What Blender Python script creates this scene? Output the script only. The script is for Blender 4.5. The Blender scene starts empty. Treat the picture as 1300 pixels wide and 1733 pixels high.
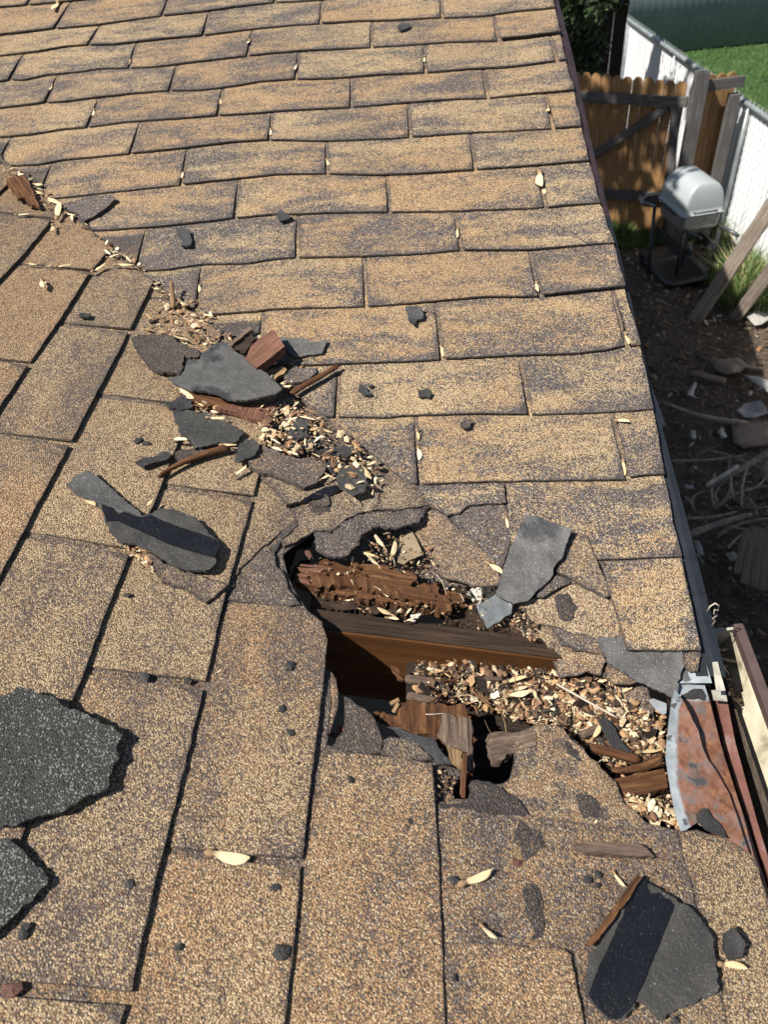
import bpy, math, random
import numpy as np
from mathutils import Vector, Matrix, noise
from mathutils.geometry import delaunay_2d_cdt
random.seed(7); RNG = np.random.default_rng(7)
SC = bpy.context.scene; COL = SC.collection
PT = math.radians(12.917)                      # both roof slopes
CP, SP, TP = math.cos(PT), math.sin(PT), math.tan(PT)
CAM = np.array([-0.31788, -0.46645, 0.84179]); F = 1294.3; CX, CY = 650.0, 866.5
RM = np.array([[0.99627095, 0.03397105, 0.0793105], [0.03360478, 0.69385487, -0.71933034], [-0.07946639, 0.71931313, 0.69012587]])
GZ = -2.95                                     # ground level under the eaves
# ---------------------------------------------------------------- camera, sky, sun, exposure
cam = bpy.data.cameras.new('camera'); co = bpy.data.objects.new('camera', cam); COL.objects.link(co)
M = Matrix([list(r) for r in RM]).to_4x4(); M.translation = Vector(CAM); co.matrix_world = M
cam.sensor_fit = 'VERTICAL'; cam.sensor_height = 36; cam.lens = F / 1733 * 36
cam.clip_start = .02; cam.clip_end = 400
cam.dof.use_dof = True; cam.dof.focus_distance = 1.15; cam.dof.aperture_fstop = 8.5
SC.camera = co
SUN = Vector((-.62, -.36, 1)).normalized()     # towards the sun
w = bpy.data.worlds.new('World'); SC.world = w; w.use_nodes = True
nt = w.node_tree; bg = nt.nodes['Background']
sky = nt.nodes.new('ShaderNodeTexSky'); sky.sky_type = 'NISHITA'; sky.sun_disc = False
sky.sun_elevation = math.asin(SUN.z); sky.sun_rotation = math.atan2(SUN.x, SUN.y)
nt.links.new(sky.outputs[0], bg.inputs[0]); bg.inputs[1].default_value = .05
sl = bpy.data.lights.new('sun', 'SUN'); sl.energy = 5.0; sl.angle = math.radians(.5); sl.color = (1, .95, .87)
so = bpy.data.objects.new('sun', sl); COL.objects.link(so); so.rotation_euler = SUN.to_track_quat('Z', 'Y').to_euler(); so.location = SUN * 20
vs = SC.view_settings; vs.view_transform = 'Standard'; vs.look = 'None'; vs.gamma = 1; vs.use_curve_mapping = False; vs.exposure = .88

# ---------------------------------------------------------------- geometry of the two slopes
def ray(q):
    d = RM @ np.array([q[0] - CX, -(q[1] - CY), -F]); return d / np.linalg.norm(d)
NRM = {'A': np.array([0, -SP, CP]), 'B': np.array([SP, 0, CP])}
def loc(q, pl, h=0.):                           # photograph point -> slope coordinates (2D)
    d = ray(q); n = NRM[pl]; t = (h - n @ CAM) / (n @ d); X = CAM + t * d - n * h
    return (X[0], X[1] / CP) if pl == 'A' else (-X[0] / CP, X[1])
def wob(X): return .0022 * noise.noise(Vector((X[0] * 3.1, X[1] * 3.1, X[2] * 3.1 + 5)))
def pos(c, pl, h=0.):                           # slope coordinates -> world
    X = np.array([c[0], c[1] * CP, c[1] * SP]) if pl == 'A' else np.array([-c[0] * CP, c[1], c[0] * SP])
    return X + NRM[pl] * (h + wob(X))
def at_z(q, z): d = ray(q); return CAM + (z - CAM[2]) / d[2] * d
def at_y(q, y): d = ray(q); return CAM + (y - CAM[1]) / d[1] * d
def at_x(q, x): d = ray(q); return CAM + (x - CAM[0]) / d[0] * d
def Z(ox, oy, s, pts): return [(ox + x / s, oy + y / s) for x, y in pts]
def ZB(p): return Z(200, 540, 4.643, p)
def ZC(p): return Z(420, 540, 4.643, p)
def ZA(p): return Z(90, 780, 4.194, p)
def Z3(p): return Z(500, 1100, 3.714, p)
def Z4(p): return Z(850, 1100, 3.714, p)
def Z5(p): return Z(1050, 1000, 3.852, p)
def R2(p): return Z(650, 866, 2, p)
def R3(p): return Z(0, 433, 2, p)
def R4(p): return Z(650, 433, 2, p)
def R8(p): return Z(650, 1300, 2, p)
def T4(p): return Z(0, 230, 3.25, p)
def T5(p): return Z(350, 230, 3.25, p)
def T8(p): return Z(500, 750, 3.25, p)
def Y1(p): return Z(400, 860, 4.333, p)
def Y2(p): return Z(650, 860, 4.333, p)

# ---------------------------------------------------------------- materials
class NT:
    def __init__(s, name):
        s.m = bpy.data.materials.new(name); s.m.use_nodes = True; s.t = s.m.node_tree; s.n = s.t.nodes; s.l = s.t.links
        s.b = s.n['Principled BSDF']
    def new(s, typ, **k):
        o = s.n.new('ShaderNode' + typ)
        for a, v in k.items(): setattr(o, a, v)
        return o
    def lk(s, a, b): s.l.new(a, b)
    def val(s, sock, v):
        if hasattr(v, 'links') or hasattr(v, 'is_linked'): s.lk(v, sock)
        else: sock.default_value = v
    def math(s, op, a, b=0., c=None, clamp=False):
        o = s.new('Math', operation=op, use_clamp=clamp); s.val(o.inputs[0], a); s.val(o.inputs[1], b)
        if c is not None: s.val(o.inputs[2], c)
        return o.outputs[0]
    def mix(s, f, a, b, bt='MIX'):
        o = s.new('Mix', data_type='RGBA', blend_type=bt); s.val(o.inputs[0], f)
        for i, v in ((6, a), (7, b)):
            if isinstance(v, tuple): o.inputs[i].default_value = v + (1,) if len(v) == 3 else v
            else: s.lk(v, o.inputs[i])
        return o.outputs[2]
    def noise(s, vec, scale, detail=3., rough=.5, dist=0.):
        o = s.new('TexNoise'); s.lk(vec, o.inputs['Vector']); o.inputs['Scale'].default_value = scale
        o.inputs['Detail'].default_value = detail; o.inputs['Roughness'].default_value = rough; o.inputs['Distortion'].default_value = dist
        return o.outputs[0]
    def vor(s, vec, scale, feat='F1', rnd=1.):
        o = s.new('TexVoronoi', feature=feat); s.lk(vec, o.inputs['Vector']); o.inputs['Scale'].default_value = scale
        o.inputs['Randomness'].default_value = rnd
        return o
    def pos(s): return s.new('NewGeometry').outputs['Position']
    def obj(s): return s.new('TexCoord').outputs['Object']
    def map(s, v, sc): o = s.new('Mapping'); s.lk(v, o.inputs[0]); o.inputs['Scale'].default_value = sc; return o.outputs[0]
    def attr(s, n): return s.new('Attribute', attribute_name=n).outputs['Fac']
    def ramp(s, f, st, interp='LINEAR'):
        o = s.new('ValToRGB'); s.lk(f, o.inputs[0]); r = o.color_ramp; r.interpolation = interp
        while len(r.elements) < len(st): r.elements.new(.5)
        for e, (p, c) in zip(r.elements, st): e.position = p; e.color = c + (1,) if len(c) == 3 else c
        return o.outputs[0]
    def step(s, v, lo, hi):
        o = s.new('MapRange'); s.val(o.inputs[0], v); s.val(o.inputs[1], lo); s.val(o.inputs[2], hi); return o.outputs[0]
    def bump(s, h, st=.5, d=.002, prev=None):
        o = s.new('Bump'); s.lk(h, o.inputs['Height']); o.inputs['Strength'].default_value = st; o.inputs['Distance'].default_value = d
        if prev: s.lk(prev, o.inputs['Normal'])
        return o.outputs[0]
    def fin(s, col, rough=.8, nrm=None, metal=0., spec=.5):
        if isinstance(col, tuple): s.b.inputs['Base Color'].default_value = col + (1,)
        else: s.lk(col, s.b.inputs['Base Color'])
        s.val(s.b.inputs['Roughness'], rough); s.val(s.b.inputs['Metallic'], metal); s.b.inputs['Specular IOR Level'].default_value = spec
        if nrm: s.lk(nrm, s.b.inputs['Normal'])
        return s.m

def granules(name, dark=0., band=1., gold=(.61, .455, .265), contrast=1., axis='A', cell=640., lt=(.66, .52, .31), gapc=.65, mid=0.):
    """ceramic roofing granules bedded in asphalt; 'edge' is the distance to the cut edge of the shingle"""
    t = NT(name); P = t.pos()
    v = t.vor(P, cell); sep = t.new('SeparateColor'); t.lk(v.outputs['Color'], sep.inputs[0]); r, g2 = sep.outputs[0], sep.outputs[1]
    inf = t.new('ObjectInfo'); rnd = inf.outputs['Random']
    off = t.new('VectorMath', operation='ADD'); t.lk(P, off.inputs[0])
    cmb = t.new('CombineXYZ'); t.lk(t.math('MULTIPLY', rnd, 37.), cmb.inputs[0]); t.lk(t.math('MULTIPLY', rnd, 91.), cmb.inputs[1]); t.lk(cmb.outputs[0], off.inputs[1])
    st = t.map(off.outputs[0], (1, 3.2, 1) if axis == 'A' else (2.2, 1, 1))
    n1 = t.noise(st, 6.5, 5., .62, .5); n2 = t.noise(P, 60., 3., .6)
    edge = t.attr('edge'); e1 = t.step(edge, 0.001, .017)            # 0 at the cut edge
    m = t.math('ADD', t.math('MULTIPLY', t.math('SUBTRACT', n1, .5), 3.6 * contrast), t.math('MULTIPLY', t.math('SUBTRACT', n2, .5), 1.1))
    m = t.math('ADD', m, .62 - dark)
    m = t.math('SUBTRACT', m, t.math('MULTIPLY', t.math('SUBTRACT', 1., e1), .42 * band))
    m = t.math('ADD', m, t.math('MULTIPLY', t.math('SUBTRACT', rnd, .5), .42))
    m = t.math('MINIMUM', t.math('MAXIMUM', m, .10), .92)
    # pick gold or grey granule
    isg = t.math('LESS_THAN', r, m)
    hue = t.noise(off.outputs[0], 2.3, 2.)
    gd = t.mix(t.step(hue, .42, .58), gold, (gold[0] * .92, gold[1] * .79, gold[2] * .70))
    gd = t.mix(t.step(g2, .72, .80), gd, lt); gd = t.mix(t.step(g2, .90, .92), gd, (.30, .155, .085))
    gd = t.mix(t.step(g2, .20, .16), gd, (.27, .175, .09))
    gy = t.mix(t.step(g2, .5, .52), (.115, .098, .094), (.19, .163, .155)); gy = t.mix(t.step(g2, .955, .96), gy, (.50, .47, .42)); gy = t.mix(t.step(g2, .22, .2), gy, (.04, .036, .04))
    gy = t.mix(mid, gy, (gold[0] * .42, gold[1] * .38, gold[2] * .40)); c = t.mix(isg, gy, gd)
    wz = t.noise(P, 3.2, 5., .6, .8); c = t.mix(t.math('MULTIPLY', t.step(wz, .46, .68), .22), c, (.13, .105, .085))
    d = v.outputs['Distance']
    gap = t.step(d, .40, .62)
    c = t.mix(t.math('MULTIPLY', gap, gapc), c, (.030, .024, .020))
    e0 = t.step(edge, .0004, .0022); c = t.mix(t.math('MULTIPLY', t.math('SUBTRACT', 1., e0), .6), c, (.04, .035, .036))
    bl = t.noise(P, 21., 4., .65); bl = t.step(bl, .70, .76); c = t.mix(t.math('MULTIPLY', bl, .45), c, (.06, .052, .05))
    hgt = t.math('ADD', t.math('MULTIPLY', t.math('SUBTRACT', 1., d), .8), t.math('MULTIPLY', g2, .5))
    nb = t.bump(hgt, 1., .0022); nb = t.bump(t.noise(P, 30., 3.), .35, .004, nb)
    return t.fin(c, .82, nb, spec=.3)
def felt(name, base, var=.5, rough=.55, speck=.5, stain=0.):
    t = NT(name); P = t.obj()
    n = t.noise(P, 22., 6., .7); n2 = t.noise(P, 620., 2.); n3 = t.noise(P, 160, 4., .7)
    b = tuple(x * (1 - var * .4) for x in base); h = tuple(x * (1 + var * .5) for x in base)
    c = t.mix(t.step(n, .32, .68), b, h)
    c = t.mix(t.math('MULTIPLY', t.step(n3, .45, .75), .4), c, tuple(x * 1.5 for x in base))
    c = t.mix(t.math('MULTIPLY', t.step(n2, .66, .72), speck), c, (.42, .42, .41))
    if stain: c = t.mix(t.math('MULTIPLY', t.step(t.noise(P, 15., 4., .6), .54, .64), stain), c, (.018, .018, .02))
    nb = t.bump(n3, .6, .0016); nb = t.bump(n2, .6, .0008, nb); nb = t.bump(n, .5, .006, nb)
    r = t.math('ADD', rough, t.math('MULTIPLY', t.math('SUBTRACT', n, .5), .3))
    return t.fin(c, r, nb, spec=.5)
def wood(name, c1, c2, c3, gs=1., rough=.8, bump=.8, knots=0.):
    t = NT(name); P = t.obj()
    a = t.map(P, (3 * gs, 60 * gs, 60 * gs)); f = t.noise(a, 3., 6., .68, .6); f2 = t.noise(t.map(P, (6 * gs, 240 * gs, 240 * gs)), 2., 4., .7)
    bl = t.noise(P, 9., 4., .6)
    c = t.ramp(f, [(.34, c1), (.52, c2), (.74, c3)]); c = t.mix(t.math('MULTIPLY', t.step(f2, .50, .66), .7), c, tuple(x * .3 for x in c1))
    c = t.mix(t.math('MULTIPLY', t.step(bl, .5, .68), .5), c, tuple(x * .6 for x in c2)); inf = t.new('ObjectInfo'); c = t.mix(t.math('MULTIPLY', inf.outputs['Random'], .35), c, tuple(x * .55 for x in c2))
    nb = t.bump(f, bump, .0035); nb = t.bump(f2, bump, .0015, nb)
    return t.fin(c, rough, nb, spec=.25)
def simple(name, base, v=.3, sc=30., rough=.7, metal=0., bump=.3, bd=.002):
    t = NT(name); P = t.obj(); n = t.noise(P, sc, 5., .6)
    c = t.mix(t.step(n, .3, .7), tuple(x * (1 - v) for x in base), tuple(min(1, x * (1 + v)) for x in base))
    return t.fin(c, rough, t.bump(n, bump, bd), metal)
MT = {}
MT['gran_a'] = granules('golden_brown_granules_upper', .02, .85, axis='A')
MT['gran_b'] = granules('golden_brown_granules_lower', -.14, .45, gold=(.50, .36, .21), contrast=.6, axis='B', cell=590., lt=(.64, .50, .31), gapc=.7, mid=.4)
MT['gran_worn'] = granules('worn_granules', .12, .6, gold=(.40, .295, .18), mid=.3, lt=(.52, .42, .27), cell=560., contrast=.8, axis='B')
MT['gran_tan'] = granules('pale_tan_granules', -.22, .6, gold=(.47, .355, .225), mid=.45, lt=(.58, .47, .31), cell=580., contrast=.55, axis='B')
MT['gran_grey'] = granules('grey_worn_granules', .55, .4, gold=(.30, .24, .17), contrast=.8, axis='B', cell=580., mid=.1)
MT['gran_dark'] = granules('brown_black_granules', .62, .2, gold=(.16, .13, .09), contrast=.5, axis='B', cell=580., lt=(.24, .2, .14), mid=.5)
MT['gran_black'] = granules('tarry_black_granules', .5, .1, gold=(.07, .062, .055), contrast=.5, axis='B', cell=580., lt=(.17, .15, .13), mid=.7)
MT['felt'] = felt('grey_shingle_backing', (.062, .060, .057), .8, .55, .8, .0)
MT['felt_st'] = felt('stained_grey_shingle_backing', (.068, .066, .063), .8, .55, .8, .9)
MT['felt_dk'] = felt('dark_shingle_backing', (.026, .026, .027), .6, .6, .5)
MT['felt_br'] = felt('brownish_shingle_backing', (.036, .034, .031), .7, .6, .5)
MT['tar'] = felt('black_sealant', (.006, .006, .008), .5, .34, .12)
MT['crumb'] = felt('black_asphalt_crumb', (.022, .021, .021), .6, .8, .2)
def dark_sheet():
    t = NT('black_and_grey_granules'); P = t.pos(); v = t.vor(P, 620.); sep = t.new('SeparateColor'); t.lk(v.outputs['Color'], sep.inputs[0])
    n = t.noise(P, 9., 4., .6); th = t.step(n, .35, .65)
    r = sep.outputs[0]; c = t.mix(sep.outputs[1], (.022, .023, .02), (.075, .075, .068))
    c = t.mix(t.math('GREATER_THAN', r, t.math('SUBTRACT', .96, t.math('MULTIPLY', th, .22))), c, (.26, .265, .235))
    c = t.mix(t.math('MULTIPLY', t.step(v.outputs['Distance'], .35, .6), .8), c, (.008, .008, .008))
    nb = t.bump(t.math('ADD', t.math('SUBTRACT', 1., v.outputs['Distance']), t.math('MULTIPLY', r, .5)), .9, .0017)
    nb = t.bump(t.noise(P, 40., 3.), .5, .006, nb)
    return t.fin(c, .7, nb)
MT['sheet'] = dark_sheet()
MT['rot'] = wood('rotten_brown_wood', (.035, .014, .006), (.12, .052, .021), (.27, .145, .065), 1.2)
MT['rot_lt'] = wood('pale_split_wood', (.11, .06, .03), (.28, .18, .09), (.5, .36, .21), 1.2)
MT['rot_red'] = wood('reddish_brown_wood', (.07, .03, .02), (.19, .09, .06), (.34, .2, .14), 1.6)
MT['grey_wood'] = wood('weathered_grey_wood', (.055, .036, .026), (.15, .105, .078), (.28, .21, .16), 1.2)
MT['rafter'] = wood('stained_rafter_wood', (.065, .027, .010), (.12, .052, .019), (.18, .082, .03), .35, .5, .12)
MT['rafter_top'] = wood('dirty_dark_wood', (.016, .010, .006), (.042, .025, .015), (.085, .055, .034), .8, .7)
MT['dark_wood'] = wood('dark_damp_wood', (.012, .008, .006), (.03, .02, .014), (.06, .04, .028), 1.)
MT['fence'] = wood('cedar_pickets', (.17, .082, .032), (.34, .19, .080), (.48, .31, .16), .3, .75, .3)
MT['fence_grey'] = wood('silvered_lumber', (.055, .05, .047), (.12, .11, .105), (.2, .19, .18), .3, .75, .4)
MT['post'] = wood('weathered_tan_post', (.13, .10, .08), (.26, .215, .175), (.42, .36, .30), .35, .8, .5)
MT['board_old'] = wood('old_brown_planks', (.10, .07, .05), (.22, .16, .12), (.34, .27, .2), .3)
def seedmat():
    t = NT('dry_seed_wing'); P = t.obj(); inf = t.new('ObjectInfo'); n = t.noise(t.map(P, (40, 200, 40)), 2., 3.)
    c = t.mix(inf.outputs['Random'], (.56, .42, .22), (.70, .58, .38)); c = t.mix(t.math('MULTIPLY', t.step(n, .45, .75), .6), c, (.34, .20, .09))
    sx = t.new('SeparateXYZ'); t.lk(P, sx.inputs[0]); c = t.mix(t.step(sx.outputs[0], .22, .02), c, (.24, .15, .075)); t.fin(c, .6, t.bump(n, .5, .001)); return t.m
MT['seed'] = seedmat()
def colattr(name, rough=.8, alpha=1.):
    t = NT(name); a = t.new('Attribute', attribute_name='col'); n = t.noise(t.pos(), 300., 3.)
    c = t.mix(t.math('MULTIPLY', t.step(n, .4, .7), .4), a.outputs['Color'], (.06, .04, .03)); return t.fin(c, rough, t.bump(n, .3, .001), spec=.3)
MT['litter'] = colattr('dry_plant_litter')
def rustmat():
    t = NT('rusted_galvanised_steel'); P = t.pos(); e = t.attr('edge')
    n = t.noise(P, 22., 6., .65, .4); n2 = t.noise(P, 140., 4., .6); n3 = t.noise(P, 45., 4., .6)
    rust = t.ramp(n2, [(.28, (.085, .034, .02)), (.5, (.165, .068, .034)), (.72, (.30, .15, .078))]); rust = t.mix(t.step(n3, .40, .62), rust, (.22, .115, .085)); rust = t.mix(t.math('MULTIPLY', t.step(t.noise(P, 16., 4., .6), .50, .60), .75), rust, (.075, .05, .042)); rust = t.mix(t.math('MULTIPLY', t.step(t.noise(P, 60., 5., .7), .52, .60), .8), rust, (.13, .12, .115))
    galv = t.ramp(n3, [(.3, (.19, .215, .23)), (.7, (.33, .365, .385))])
    f = t.math('ADD', t.step(e, .006, .022), t.math('MULTIPLY', t.math('SUBTRACT', n, .5), 1.3), clamp=True)
    c = t.mix(t.step(f, .35, .6), galv, rust)
    tar = t.step(t.noise(P, 30., 5., .65), .60, .62); c = t.mix(t.math('MULTIPLY', tar, .85), c, (.045, .045, .045))
    t.fin(c, .62, t.bump(n2, .35, .001, t.bump(t.noise(P, 24., 3.), .6, .008)), .15); return t.m
MT['rust'] = rustmat()
def rust2():
    t = NT('purplish_rusty_steel'); P = t.pos(); n = t.noise(P, 30., 5., .65); n2 = t.noise(P, 160., 4.)
    c = t.ramp(n, [(.3, (.13, .055, .04)), (.5, (.22, .10, .075)), (.62, (.30, .2, .17)), (.72, (.08, .07, .07))]); c = t.mix(t.math('MULTIPLY', n2, .5), c, (.12, .05, .035))
    return t.fin(c, .6, t.bump(n2, .3, .001), .1)
MT['rust2'] = rust2()
MT['galv'] = simple('galvanised_steel', (.30, .32, .335), .2, 60., .5, .2)
MT['galv_old'] = simple('dull_pale_steel', (.33, .31, .26), .35, 50., .6, .1)
MT['drip'] = simple('dark_steel_sky_tint', (.007, .010, .015), .5, 40., .6, .0)  # blue of the reflected sky is put into the base colour
MT['drip_br'] = simple('maroon_painted_trim', (.030, .017, .018), .3, 40., .45, .1)
MT['gut'] = simple('brown_painted_gutter', (.075, .05, .047), .2, 40., .45)
def gutin():
    t = NT('gutter_inside_with_dried_mud'); P = t.pos(); n = t.noise(P, 26., 6., .62)
    c = t.ramp(n, [(.3, (.16, .13, .085)), (.46, (.40, .36, .26)), (.7, (.50, .47, .37))]); return t.fin(c, .8, t.bump(n, .4, .002))
MT['gut_in'] = gutin()
def filmmat(name, col, tr):
    t = NT(name); n = t.noise(t.obj(), 60., 4., .6); t.fin(t.mix(n, col, tuple(min(1, x * 1.6) for x in col)), .22, t.bump(n, .6, .002), spec=.7)
    t.b.inputs['Alpha'].default_value = tr; return t.m
MT['film'] = filmmat('clear_grey_film', (.13, .145, .15), .55)
MT['film_br'] = filmmat('cloudy_brown_film', (.22, .17, .11), .72)
MT['black_void'] = simple('attic_shade_black', (.008, .007, .006), .4, 20., .9)  # near black stands in for the darkness inside the attic
MT['soil'] = None
def soil():
    t = NT('dry_litter_soil'); P = t.pos(); n = t.noise(P, 3., 6., .6); n2 = t.noise(P, 40., 5., .7)
    c = t.ramp(n2, [(.3, (.022, .015, .010)), (.5, (.06, .043, .029)), (.72, (.15, .11, .078))]); c = t.mix(t.math('MULTIPLY', n, .6), c, (.06, .045, .032))
    return t.fin(c, .9, t.bump(n2, .9, .02))
MT['soil'] = soil()
def lawn():
    t = NT('mown_lawn'); P = t.pos(); n = t.noise(P, 2., 5., .6); n2 = t.noise(P, 60., 4., .7)
    c = t.ramp(n2, [(.3, (.012, .035, .006)), (.55, (.03, .085, .012)), (.75, (.055, .13, .025))]); c = t.mix(t.step(n, .5, .75), c, (.05, .085, .02)); return t.fin(c, .9, t.bump(n2, .9, .03))
MT['lawn'] = lawn()
def grassm():
    t = NT('grass_blades'); a = t.new('Attribute', attribute_name='col'); return t.fin(a.outputs['Color'], .6)
MT['grass'] = grassm()
MT['conc'] = simple('grey_concrete', (.22, .215, .205), .25, 25., .9)
MT['pipe'] = simple('galvanised_fence_pipe', (.30, .33, .34), .2, 10., .45, .5)
MT['wire'] = simple('fence_wire', (.42, .44, .44), .2, 10., .45, .5)
MT['slat_w'] = simple('white_privacy_slat', (.78, .79, .80), .05, 6., .5)
MT['slat_g'] = simple('slate_grey_screen', (.20, .235, .26), .12, 3., .7)
MT['lid'] = simple('light_grey_lid_enamel', (.30, .33, .335), .05, 5., .4)
MT['gbox'] = simple('dull_aluminium_firebox', (.24, .235, .225), .2, 20., .5, .35)
MT['gdark'] = simple('black_plastic', (.022, .022, .024), .2, 20., .45)
MT['gtube'] = simple('dark_steel_tube', (.045, .047, .05), .2, 20., .4, .3)
MT['paper'] = simple('crumpled_pale_sheet', (.27, .26, .24), .25, 12., .8)
MT['card'] = simple('damp_brown_card', (.16, .12, .09), .3, 12., .85)
MT['twig'] = simple('bare_twig_bark', (.24, .19, .145), .4, 30., .85)
MT['twig_lt'] = simple('peeled_pale_twig', (.42, .36, .28), .35, 30., .8)
MT['wall'] = simple('painted_wall_board', (.45, .43, .39), .08, 8., .7)
MT['nail'] = simple('rusty_nail_head', (.085, .036, .024), .4, 300., .8)
MT['rock'] = simple('black_stone', (.03, .029, .028), .4, 60., .75)
MT['leaf'] = simple('dark_green_leaves', (.035, .06, .018), .5, 15., .7)
MT['yellow'] = simple('yellow_petals', (.75, .55, .02), .1, 30., .6)
MT['bark'] = simple('tree_bark', (.10, .085, .07), .5, 30., .9)
MT['chips'] = None

# ---------------------------------------------------------------- mesh helpers
def mesh_obj(name, verts, faces, mat, parent=None, smooth=True, M0=None, attrs=None):
    me = bpy.data.meshes.new(name); me.from_pydata([tuple(v) for v in verts], [], faces); me.update()
    if smooth: me.shade_smooth() if smooth == True else None
    if attrs:
        for k, v in attrs.items():
            if k == 'col':
                at = me.attributes.new('col', 'FLOAT_COLOR', 'POINT'); at.data.foreach_set('color', np.asarray(v, float).ravel())
            else:
                at = me.attributes.new(k, 'FLOAT', 'POINT'); at.data.foreach_set('value', np.asarray(v, float))
    me.materials.append(MT[mat] if isinstance(mat, str) else mat)
    o = bpy.data.objects.new(name, me); COL.objects.link(o)
    if M0 is not None: o.matrix_world = M0
    if parent is not None: o.parent = parent
    return o
def tag(o, label=None, cat=None, group=None, kind=None):
    if label: o['label'] = label
    if cat: o['category'] = cat
    if group: o['group'] = group
    if kind: o['kind'] = kind
    return o
def empty(name, loc_=(0, 0, 0)):
    o = bpy.data.objects.new(name, None); COL.objects.link(o); o.matrix_world = Matrix.Translation(Vector([float(c) for c in loc_])); o.empty_display_size = .05; return o
def inpoly(P, poly):
    x, y = P[:, 0], P[:, 1]; c = np.zeros(len(P), bool); n = len(poly)
    for i in range(n):
        x1, y1 = poly[i]; x2, y2 = poly[i - 1]
        if y1 == y2: continue
        k = ((y1 > y) != (y2 > y)) & (x < (x2 - x1) * (y - y1) / (y2 - y1) + x1); c ^= k
    return c
def edist(P, poly):
    d = np.full(len(P), 9.); poly = np.asarray(poly)
    for i in range(len(poly)):
        a, b = poly[i - 1], poly[i]; ab = b - a; L = ab @ ab + 1e-12
        t = np.clip(((P - a) @ ab) / L, 0, 1); q = a + t[:, None] * ab; d = np.minimum(d, np.hypot(*(P - q).T))
    return d
def slab(name, pl, px, mat, h=.006, th=.0035, parent=None, jag=.0012, step=.006, g=.012, tilt=(0, 0), curl=0., rough=0., grain=None,
         hpx=None, fib=0., plane2d=None, edge_drop=0., fold=None, bend=None, smooth_edges=True):
    """a thin sheet with a traced outline laid on slope pl; h = height of its top above the slope"""
    hp = h if hpx is None else hpx
    P = np.array([loc(q, pl, hp) for q in px]) if plane2d is None else np.array(plane2d)
    c0 = P.mean(0)
    out = []
    n = len(P); k = 0; ss = random.random() * 100
    for i in range(n):
        a, b = P[i], P[(i + 1) % n]; L = np.hypot(*(b - a)); m = max(1, int(L / step)); d = (b - a) / max(L, 1e-9); nn = np.array([-d[1], d[0]])
        for j in range(m):
            q = a + (b - a) * j / m
            if jag: q = q + nn * jag * (noise.noise(Vector((q[0] * 160 + ss, q[1] * 160, 0))) * 1.6 + noise.noise(Vector((q[0] * 55 + ss, q[1] * 55, 3))) * 1.4)
            out.append(q)
    out = np.array(out)
    lo, hi = out.min(0), out.max(0)
    gx, gy = np.meshgrid(np.arange(lo[0], hi[0], g), np.arange(lo[1], hi[1], g)); G = np.stack([gx.ravel(), gy.ravel()], 1)
    G = G + RNG.uniform(-.25, .25, G.shape) * g
    if len(G): G = G[inpoly(G, out)]
    if len(G): G = G[edist(G, out) > g * .35]
    V = np.vstack([out, G]) if len(G) else out; no = len(out)
    r = delaunay_2d_cdt([Vector(v) for v in V], [], [list(range(no))], 1, 1e-7)
    V2 = np.array([tuple(v) for v in r[0]]); F2 = [tuple(f) for f in r[2]]
    ed = edist(V2, out)
    gd = np.array([1., 0]) if grain is None else (np.array(loc(grain[1], pl, hp)) - np.array(loc(grain[0], pl, hp)))
    gd = gd / np.hypot(*gd)
    ax = Vector(pos(c0 + gd * .1, pl) - pos(c0, pl)).normalized(); nz = Vector(NRM[pl]); ay = nz.cross(ax).normalized(); ax = ay.cross(nz)
    O = pos(c0, pl, 0)
    M0 = Matrix((ax, ay, nz)).transposed().to_4x4(); M0.translation = Vector(O)
    Mi = M0.inverted()
    sz = max(hi - lo) / 2
    tops, bots = [], []
    for i, v in enumerate(V2):
        d = v - c0
        hh = h + d[0] * tilt[0] + d[1] * tilt[1] + curl * ((d @ d) / (sz * sz) - .3)
        if rough: hh += rough * (noise.noise(Vector((v[0] * 45, v[1] * 45, ss))) + .6 * noise.noise(Vector((v[0] * 130, v[1] * 130, ss))))
        if fib: pg = d @ gd; pc = d @ np.array([-gd[1], gd[0]]); hh += fib * (noise.noise(Vector((pg * 14, pc * 320, ss))) + .8 * noise.noise(Vector((pg * 30, pc * 90, ss + 4))))
        if bend: hh += bend(v, ed[i])
        hh -= edge_drop * max(0, 1 - ed[i] / .006)
        tops.append(Mi @ Vector(pos(v, pl, hh))); bots.append(Mi @ Vector(pos(v, pl, hh - th)))
    # orientation
    f0 = F2[0]; a, b, c = (tops[i] for i in f0)
    flip = (b - a).cross(c - a).z < 0
    nv = len(tops); verts = tops + bots; faces = []; cnt = {}
    for f in F2:
        if flip: f = f[::-1]
        faces.append(f); faces.append(tuple(i + nv for i in f[::-1]))
        for i in range(3):
            e = (f[i], f[(i + 1) % 3]); cnt[e] = 1
    for (a, b) in list(cnt):
        if (b, a) not in cnt:
            k = len(verts); verts += [tops[a], tops[b], bots[b], bots[a]]; faces.append((k + 1, k, k + 3, k + 2))
    ea = list(ed) + list(ed)
    ea += [0.] * (len(verts) - len(ea))
    return mesh_obj(name, verts, faces, mat, parent, True, M0, {'edge': ea})
def wm(o): return (wm(o.parent) @ o.matrix_parent_inverse @ o.matrix_basis) if o.parent else o.matrix_basis.copy()
def keep_world(o, parent):
    mw = o.matrix_basis.copy(); o.parent = parent; o.matrix_parent_inverse = wm(parent).inverted(); o.matrix_basis = mw

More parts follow.
